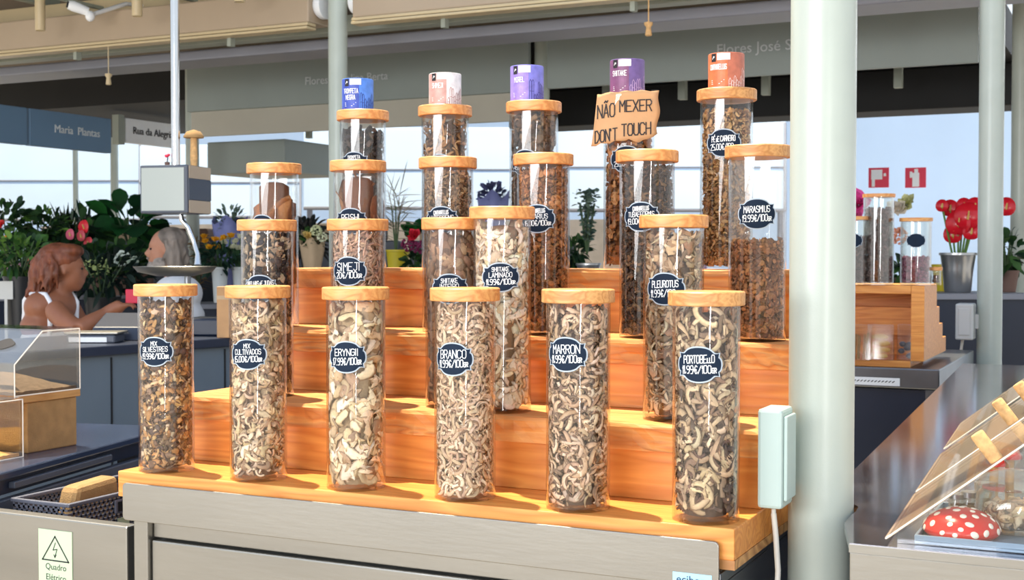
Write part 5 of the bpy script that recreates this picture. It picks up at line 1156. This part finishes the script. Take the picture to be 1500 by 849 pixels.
def greens(label, px, pyb, d, h, spread, n, L, Wd, cols, kind='bush', droop=.35): return plant('foliage_bunch', label, px, pyb, d, h, spread, n, L, Wd, cols, kind, None, 0, cat='foliage', droop=droop)
greens('dark green rose leaves under the yellow and white roses', 322, 398, 8.02, .17, .15, 190, .07, .03, [(38, 68, 56), (46, 80, 62)])
greens('brown dried grass bunch left of the roses', 290, SPH(8.35, 1.24), 8.35, .42, .05, 130, .12, .008, [(150, 122, 80), (126, 100, 64)], 'stalk')
def bouquet(label, px, pyb, pyt, d, rw, m, cols, fl):
    a = at(px, pyb, d); h = at(px, pyt, d).z - a.z; t = thing('wrapped_bouquet', label, 'bouquet', a)
    g = MB(); n = 22; vs = []
    for j, (r, z) in enumerate(((rw * .45, 0), (rw * .6, h * .4), (rw, h * .85), (rw * 1.08, h))):
        for k in range(n):
            aa = 2 * math.pi * k / n; w = 1 + (.12 * math.sin(aa * 5) if j > 1 else 0); vs.append((r * w * math.cos(aa), r * w * math.sin(aa), z + (.03 * math.sin(aa * 4) if j == 3 else 0)))
    fs = [(j * n + k, j * n + (k + 1) % n, (j + 1) * n + (k + 1) % n, (j + 1) * n + k) for j in range(3) for k in range(n)] + [tuple(range(n - 1, -1, -1))]
    o = g.add(vs, fs).build('wrap', M[m], t, smooth=70); s = o.modifiers.new('t', 'SOLIDIFY'); s.thickness = .002
    m_ = 90; u = prng.normal(0, 1, (m_, 3)); u /= np.linalg.norm(u, axis=1, keepdims=True); base = u * rw * .7 + np.array([0, 0, h]); V, q, c = merge([leaves(m_, base, u + [0, 0, .8], .06, .025, .3, cols)]); npmesh('foliage', V, q, c, M['leaf'], t)
    for (x, y, kind, col, sz) in fl: flower_head(t, at(x, y, d - rw) - a, kind, col, sz)
bouquet('brown paper wrapped bouquet with yellow and white flowers', 458, SPH(8.15, 1.24), 352, 8.15, .07, 'kraft2', GRN, ((452, 346, 'rose', (238, 210, 130), .035), (463, 338, 'mop', (222, 226, 180), .04), (472, 347, 'mop', (230, 232, 200), .035)))
greens('dark bushy branches left of the third row jars', 448, 380, 8.5, .28, .12, 170, .1, .03, [(52, 50, 52), (66, 62, 58), (40, 46, 44)])
bouquet('lilac paper wrapped bouquet behind the hanging scale', 338, SPH(8.4, 1.2405), 322, 8.4, .1, 'paperlilac', EUC, ())
bouquet('lilac paper cone behind the centre jars', 722, SPH(8.3, 1.38), 285, 8.3, .09, 'paperlilac', [(90, 96, 140), (70, 76, 110)], ())
# yellow bucket and flowers in the middle
vase('yellow flower bucket between the Simeji and Shiitake jars', 583, 7.8, 1.381, .07, .2, 'yellow', 'bucket')
greens('thin dried grasses in the yellow bucket', 580, 372, 7.8, .36, .06, 70, .2, .006, [(150, 140, 120), (124, 124, 104)], 'stalk', .1)
plant('potted_flowers', 'purple and red flowers beside the yellow bucket', 608, SPH(7.6, 1.381), 7.6, .14, .07, 80, .07, .03, GRN, 'bush', 'terracotta', .05, .05, ((608, 346, 'rose', (230, 50, 70), .045), (598, 358, 'mop', (120, 24, 70), .045), (614, 362, 'mop', (110, 20, 66), .045)), 'flowers')
greens('broad green leaves above the red flowers in the middle', 606, 350, 7.95, .22, .08, 24, .14, .07, [(44, 120, 56), (30, 92, 48)], 'fan')
# eucalyptus in zinc bucket
vase('zinc bucket holding eucalyptus between the middle jars', 862, 7.75, 1.381, .07, .12, 'zinc', 'bucket')
greens('silvery eucalyptus branches in the zinc bucket', 860, 372, 7.75, .38, .1, 330, .04, .022, EUC, 'stalk', .3)
greens('deep green leaves left of the eucalyptus', 842, 385, 8.0, .16, .08, 90, .09, .03, GRN)
t = thing('blue_crate', 'blue grey crate stack seen right of the Tubaeformis jar', 'crate', Vector((at(1008, 395, 7.85).x, at(1008, 395, 7.85).y, 1.3805)), YAW); MB().box(-.1, .1, -.1, .1, -0.0, .24).build('body', M['paperlilac'], t, bevel=.006)
for k in range(3): MB().box(-.103, .103, -.103, -.1, .05 + .065 * k, .075 + .065 * k).build('slat', M['beamb'], t)
MB().box(-.1, .1, -.1, .1, .241, .3).build('white_lid', M['white'], t, bevel=.004)
for px, lb_, dd in ((462, 'far dark market stand behind the left jars', 9.6), (720, 'far dark market stand behind the centre jars', 9.8), (205, 'far brown market stand behind the hanging scale', 10.0)):
    p = at(px, 345, dd); t = thing('market_stand', lb_, 'stall', (p.x, p.y, 0), YAW)
    MB().box(-.62, .62, 0, .5, 0, at(px, 352, dd).z).build('counter', M['slate2'], t, bevel=.01); MB().box(-.55, .1, .1, .4, at(px, 352, dd).z + .0005, at(px, 328, dd).z).build('crate', M['kraft2'], t, bevel=.01)
    MB().box(.15, .5, .1, .4, at(px, 352, dd).z + .0005, at(px, 334, dd).z).build('bin', M['terracotta'], t, bevel=.02)

# ------------------------------------------------------------------ right side: rear counter, small stand and jars
RZ = EYE - .39
p = at(1376, 541, 4.4); a0 = 0.0
t = thing('rear_steel_counter', 'rear steel counter with a dark blue front at right', 'counter', (p.x, p.y, 0), a0)
MB().box(-2.2, 0, 0, 1.0, RZ - .07, RZ).build('worktop', M['steel_dk'], t, bevel=.004)
MB().box(-2.2, -.03, .02, .06, .1, RZ - .075).build('front_panel', M['dark'], t)
MB().box(-.045, 0, .0, .04, 0, RZ - .072).build('leg', M['steel_dk'], t); MB().box(-.03, -.005, .05, .95, .1, RZ - .075).build('end_panel', M['slate2'], t)
q = MB().box(-.33, -.13, -.002, 0, RZ - .062, RZ - .035).build('label_strip', M['white'], t)
pen(g := MB(), [[(-.31 + .012 * k, RZ - .05), (-.304 + .012 * k, RZ - .046)] for k in range(14)], .003, lambda x, y: (x, -.003, y)); g.build('lettering', M['ink'], q)
st = thing('wooden_shelf', 'small wooden shelf stand carrying jars on the rear counter', 'shelf', (p.x - .0, p.y + .03, RZ + .0005), a0)
zt = at(1370, 418, 4.45).z - RZ
sw = .62
MB().box(-sw, -.1, 0, .3, zt - .03, zt).build('top_board', M['stand'], st, bevel=.002); MB().box(-sw, -.1, 0, .3, 0, .022).build('bottom_board', M['stand'], st, bevel=.002)
MB().prism([(0, .023), (.55, .023), (.55, .08), (.46, .08), (.46, .135), (.37, .135), (.37, .2), (.3, .2), (.3, zt), (0, zt)], -.0995, -.055, lambda a, b, c: (c, a, b)).build('stepped_side', M['stand'], st, bevel=.002)
MB().box(-sw, -.1, .27, .29, .023, zt - .031).build('back_board', M['stand'], st)
MB().box(-.62, -.1, .2, .268, .1, .2).build('inner_step', M['stand'], st)
zs = RZ + .0235
for k, (px, m, lb_) in enumerate(((1258, 'sticks', 'clear pouch of brown sticks in the wooden shelf'), (1290, 'gold', 'clear pouch of golden slices in the middle of the wooden shelf'), (1334, 'dark', 'clear pouch of dark pieces at the right of the wooden shelf'))):
    q = at(px, 500, 4.52); t = thing('pouch', lb_, 'pouch', (q.x, q.y, zs), a0); r = .045
    MB().hexa([(-r, -.02, 0), (r, -.02, 0), (r, .02, 0), (-r, .02, 0)], [(-r, -.003, .125), (r, -.003, .125), (r, .003, .125), (-r, .003, .125)]).build('bag', M['case'], t, bevel=.003)
    g = MB(); rr = random.Random(k)
    if m == 'sticks':
        for i in range(16): x = rr.uniform(-r + .008, r - .008); g.tube([(x, rr.uniform(-.006, .006), .004), (x + rr.uniform(-.006, .006), 0, rr.uniform(.07, .1))], .003, 6)
    elif m == 'gold':
        for i in range(4): g.ell((rr.uniform(-.006, .006), 0, .014 + i * .022), (.03, .006, .010), 14, 8)
    else:
        for i in range(14): g.ell((rr.uniform(-r + .012, r - .012), rr.uniform(-.004, .004), rr.uniform(.012, .07)), (.012, .006, .01), 8, 6)
    g.build('contents', {'sticks': M['burlap'], 'gold': mat('golden slices', (206, 160, 72)), 'dark': M['slate2']}[m], t, smooth=60)
def rear_jar(px, pyt, pyb_fill, lr, style, label, clabel, d=4.55, lab=None, zb=None):
    zb = RZ + .0008 + zt if zb is None else zb; q = at(px, pyt, d); H = q.z - zb; rt = lr - .004
    t = thing('storage_jar', label, 'jar', (q.x, q.y, zb), 0, 'jars on the rear wooden shelf')
    MB().lathe([(0, 0), (rt, 0), (rt, H - .012), (rt - .003, H - .012), (rt - .003, .006), (0, .006)], 48).build('tube', M['glass'], t, smooth=40)
    MB().lathe([(0, H - .0118), (lr, H - .0118), (lr, H), (0, H)], 48).build('lid', M['lid'], t, smooth=40)
    zf = at(px, pyb_fill, d).z - zb; V, Q, Cc = fill(STY[style], rt - .004, .0068, zf, .6); c = npmesh('dried_pieces', V, Q, Cc, M['vcol']); c.location = (q.x, q.y, zb); tag(c, clabel, 'dried pieces', None, 'stuff')
    if lab: vx = Vector((q.x, q.y, 0)).normalized(); label_on(t, rt, math.atan2(-vx.y, -vx.x), at(px, lab, d - rt).z - zb, .068, .05, None)
rear_jar(1287.5, 284, 303, .056, 'seeds', 'tallest brown filled jar on the rear wooden shelf', 'brown grains in the tallest rear jar')
rear_jar(1342, 319, 375, .056, 'pinkseeds', 'jar of pink grains with a dark label on the rear shelf', 'pink grains in the rear jar', 4.52, 352)
rear_jar(1250, 317, 345, .052, 'seeds', 'rear shelf jar half hidden behind the big column', 'brown grains in the jar half hidden by the column', 4.55, 352)
p_ = at(1372, 391, 4.75)
rear_jar(1371, 391, 402, .022, 'seeds', 'smallest jar at the right end of the rear shelf', 'dark grains in the smallest rear jar', 4.52)
# box and cable on the right column
cx_, cy_ = COLX[1]; k = 5.4 / F
q = at(1420, 472, 5.32); t = thing('socket_box', 'pale grey socket box fixed to the right column', 'electrical box', (cx_, cy_, q.z))
MB().box(-.125, -.055, -.09, .02, -.075, .075).build('housing', M['greybox'], t, bevel=.006); MB().box(-.054, -.035, -.03, .01, -.03, .03).build('mount_bracket', M['greybox'], t)
MB().box(-.112, -.068, -.094, -.0905, -.055, .055).build('cover', M['greybox'], t, bevel=.002)
o = MB().tube([(cx_ - .1, cy_ - .05, q.z - .075), (cx_ - .11, cy_ - .05, q.z - .15), (cx_ - .12, cy_ - .04, q.z - .3), (cx_ - .1, cy_ - .03, .01)], .006, 8).build('power_cable', M['cable'], smooth=60); tag(o, 'pale cable dropping from the socket box on the right column', 'cable')
# anthuriums in a zinc bucket, and neighbours
bz_ = vase('zinc bucket of red anthuriums at right', 1403, 6.55, 1.361, .085, .2, 'zinc', 'bucket')
for k, (x, y, s) in enumerate(((1418, 318, .085), (1404, 328, .08), (1392, 306, .055), (1428, 304, .06), (1380, 302, .04), (1396, 344, .06), (1423, 340, .055), (1412, 302, .05))):
    q = at(x, y, 6.45 + .03 * (k % 3)); t = thing('anthurium', 'red anthurium stem in the zinc bucket at right', 'flower', bz_ - Vector((0, 0, .12)), 0, 'red anthuriums in the bucket')
    qq = q - (bz_ - Vector((0, 0, .12))); flower_head(t, qq, 'anthurium', (206, 24, 40), s); MB().tube([(0, 0, 0), qq * .55, qq], .005, 7).build('stem', mat('anthurium stem', (92, 128, 56)), t, smooth=50)
vase('yellow bucket left of the red anthuriums', 1380, 6.75, 1.361, .05, .14, 'yellow', 'bucket')
plant('potted_flowers', 'pink flowers behind the tallest rear jar', 1262, SPH(6.7, 1.361), 6.7, .1, .06, 50, .08, .03, GRN, 'bush', 'terracotta', .06, .05, ((1258, 300, 'rose', (232, 80, 160), .07), (1252, 318, 'rose', (236, 110, 170), .06)), 'flowers')
plant('potted_orchid', 'pale cream and green flowers between the rear jars', 1322, SPH(6.8, 1.361), 6.8, .1, .07, 60, .08, .03, GRN, 'bush', 'terracotta', .06, .05, ((1316, 308, 'rose', (232, 222, 206), .06), (1328, 300, 'rose', (206, 206, 150), .05), (1316, 345, 'mop', (222, 150, 120), .05)), 'flowers')
plant('potted_flowers', 'red anthurium plant seen between the two right columns', 1474, SPH(6.6, 1.361), 6.6, .22, .07, 60, .1, .04, GRN, 'bush', 'terracotta', .1, .06, ((1474, 304, 'anthurium', (206, 30, 44), .06),), 'flowers')

# ------------------------------------------------------------------ right foreground counter
WZ_ = RZ
pts = [(-.352, 1.772), (1.2, 1.772), (1.2, 4.9), (-.575, 4.9), (-.463, 2.32), (-.455, 2.075), (-.41, 2.066), (-.391, 2.035), (-.387, 1.995), (-.388, 1.965), (-.385, 1.90)]
p2 = [(x + .0, y) for x, y in pts]
t = thing('right_counter', 'polished steel counter at the lower right behind the big column', 'counter', (0, 0, 0))
MB().prism(p2, WZ_ - .012, WZ_).build('worktop', M['mirror'], t)
MB().box(-.352, 1.2, 1.772, 1.79, WZ_ - .3, WZ_ - .0125).build('front_panel', M['steel'], t, bevel=.002)
MB().box(-.352, 1.2, 1.768, 1.7715, WZ_ - .012, WZ_ - .001).build('front_edge', M['steel'], t)
MB().box(-.34, 1.18, 1.8, 2.05, .15, WZ_ - .013).build('cabinet', M['dark'], t); MB().box(-.40, 1.18, 2.35, 4.85, .15, WZ_ - .013).build('rear_cabinet', M['dark'], t)
for x, y in ((-.33, 1.80), (1.1, 1.80), (-.5, 4.8), (1.1, 4.8)): MB().box(x, x + .04, y, y + .04, 0, .16).build('foot', M['steel_dk'], t)
def case(y0, dl, x0, label, knobs, wd=.34, rise=.27):
    t = thing('acrylic_case', label, 'display case', (x0, y0, WZ_ + .0005), R_(2.5)); th = .004; b0 = .006
    lidp = [(0, b0), (wd, b0 + rise)]
    n = Vector((-rise, 0, wd)).normalized() * th
    MB().hexa([(0, 0, b0), (wd, 0, b0 + rise), (wd, dl, b0 + rise), (0, dl, b0)], [Vector(q) + n for q in ((0, 0, b0), (wd, 0, b0 + rise), (wd, dl, b0 + rise), (0, dl, b0))]).build('sloped_lid', M['caselid'], t)
    for yy in (.012, dl - .016): MB().prism([(.012, 0), (wd, 0), (wd, b0 + rise - .006), (.012, b0 + .004)], yy, yy + th, lambda a, b, c: (a, c, b)).build('side_wall', M['acrylic'], t)
    MB().box(wd - th, wd, .017, dl - .018, 0, b0 + rise - .008).build('back_wall', M['case'], t)
    g = MB(); e_ = [Vector(q) + n * .5 for q in ((0, 0, b0), (wd, 0, b0 + rise), (wd, dl, b0 + rise), (0, dl, b0))]
    for i in range(4): g.tube([e_[i], e_[(i + 1) % 4]], .0013, 6)
    g.build('edge_trim', M['edge'], t)
    for (kx_, ky_, txt) in knobs:
        c = Vector((kx_, ky_, b0 + rise * kx_ / wd)) + n; ax = n.normalized(); ax2 = Vector((-.60, -.05, .80)).normalized()
        q = Vector((0, 0, 1)).rotation_difference(ax2).to_matrix().to_4x4()
        kb = MB().lathe([(.0085, 0), (.0095, .001), (.0095, .041), (.008, .043)], 20).xf(Matrix.Translation(c) @ q).build('cork_knob', M['cork'], t, smooth=40)
    return t
case(1.785, .345, -.305, 'nearest clear case with a sloped lid and cork knob at lower right', [(.14, .012, 1)])
case(2.16, .42, -.322, 'second clear case behind the nearest one, with two cork knobs', [(.146, .012, 0), (.175, .07, 0)])
case(2.66, .42, -.345, 'third clear case farthest back on the right counter', [], .4, .32)
t = thing('serving_tray', 'blue grey tray inside the nearest clear case', 'tray', (-.272, 1.803, WZ_ + .0008), R_(0))
MB().box(0, .6, 0, .26, 0, .004).box(0, .6, 0, .004, .004, .012).box(0, .6, .256, .26, .004, .012).box(0, .004, .004, .256, .004, .012).build('body', M['tray'], t, bevel=.001)
TZ_ = WZ_ + .0052
p = at_z(1408, 796, TZ_); r_ = ray(1408, 790); p = Vector((0, 0, EYE)) + r_ * (1.866 / r_.y); p.z = TZ_; rr_ = .051
t = thing('toadstool_cap', 'large red toadstool cap with cream spots on the tray', 'ornament', p)
R0 = rr_; Hc = .038
prof = [(0, 0), (R0 * .9, 0), (R0, .006)] + [(R0 * math.cos(R_(a)), .006 + (Hc - .006) * math.sin(R_(a))) for a in range(10, 90, 8)] + [(0, Hc)]
MB().lathe(prof, 48).build('cap', M['capred'], t, smooth=50)
g = MB(); rs = random.Random(8); placed = []
for k in range(900):
    a = rs.uniform(0, 2 * math.pi); e_ = math.asin(rs.uniform(.05, 1)); c = Vector((R0 * math.cos(e_) * math.cos(a), R0 * math.cos(e_) * math.sin(a), .006 + (Hc - .006) * math.sin(e_)))
    s = rs.uniform(.0034, .0058)
    if all((c - q).length > s + s2 + .0035 for q, s2 in placed):
        placed.append((c, s)); nrm = Vector((c.x / R0 ** 2, c.y / R0 ** 2, (c.z - .006) / (Hc - .006) ** 2)).normalized()
        g.ell(c, (s * rs.uniform(.75, 1.25), s * rs.uniform(.75, 1.2), .0011), 10, 6, Vector((0, 0, 1)).rotation_difference(nrm).to_matrix())
g.build('spots', M['capspot'], t, smooth=60)
p = at_z(1497, 800, TZ_); r_ = ray(1482, 790); p = Vector((0, 0, EYE)) + r_ * (1.925 / r_.y); p.z = TZ_
t = thing('glass_jar', 'round glass jar with a knobbed lid at the right edge', 'jar', p)
MB().lathe([(0, 0), (.036, 0), (.046, .006), (.05, .03), (.047, .052), (.04, .06), (.0385, .06), (.045, .05), (.047, .03), (.043, .009), (0, .005)], 40).build('body', M['glass'], t, smooth=40)
lz = .0605; ld = MB().lathe([(.044, lz), (.046, lz + .002), (.044, lz + .01), (.034, lz + .02), (.012, lz + .026), (0, lz + .027)], 40).build('lid', M['glass'], t, smooth=40)
MB().lathe([(.004, lz + .026), (.005, lz + .032), (.012, lz + .040), (.013, lz + .046), (.008, lz + .051), (0, lz + .052)], 24).build('knob', M['glass'], ld, smooth=50)
g = npmesh('dried_pieces', *fill(STY['cult'], .04, .006, .042, .7), M['vcol']); g.location = p; tag(g, 'pale dried pieces inside the knobbed glass jar', 'dried pieces', None, 'stuff')
for px, py, dz, r, h, lb_ in ((1403, 760, .0, .013, .036, 'small clear jar with a metal lid, behind the left of the toadstool cap'), (1421, 752, 0, .0115, .04, 'slim clear jar with a metal lid, second from left behind the cap'), (1443, 730, .0, .014, .055, 'taller clear jar with a metal lid by the knobbed jar')):
    r_ = ray(px, 700); q = Vector((0, 0, EYE)) + r_ * (1.985 / r_.y); q.z = TZ_
    t = thing('spice_jar', lb_, 'jar', q, 0, None)
    MB().lathe([(0, 0), (r, 0), (r, h * .8), (r - .0015, h * .8), (r - .0015, .003), (0, .003)], 28).build('body', M['glass'], t, smooth=40)
    MB().lathe([(0, .0035), (r - .002, .0035), (r - .002, h * .55), (0, h * .57)], 24).build('filling', M['burlap'], t, smooth=40)
    MB().lathe([(r * 1.05, h * .8 + .0002), (r * 1.05, h), (0, h)], 28).lathe([(0, h * .8 + .0002), (r * 1.05, h * .8 + .0002)], 28).build('lid', M['zinc'], t, smooth=40)
for px, ybase, zc, s, lb_ in ((1456, 2.02, .075, .016, 'small red capped wooden mushroom behind the jars, under the corks'), (1479, 2.035, .085, .017, 'small red capped wooden mushroom nearer the right edge')):
    r_ = ray(px, 690); q = Vector((0, 0, EYE)) + r_ * (ybase / r_.y); q.z = TZ_
    t = thing('wooden_mushroom', lb_, 'ornament', q)
    MB().lathe([(.007, 0), (.006, zc * .5), (.0065, zc)], 14).build('stem', M['cork'], t, smooth=50); MB().lathe([(0, zc), (s, zc), (s * 1.02, zc + .003), (s * .75, zc + .012), (0, zc + .017)], 22).build('cap', M['capred'], t, smooth=50)
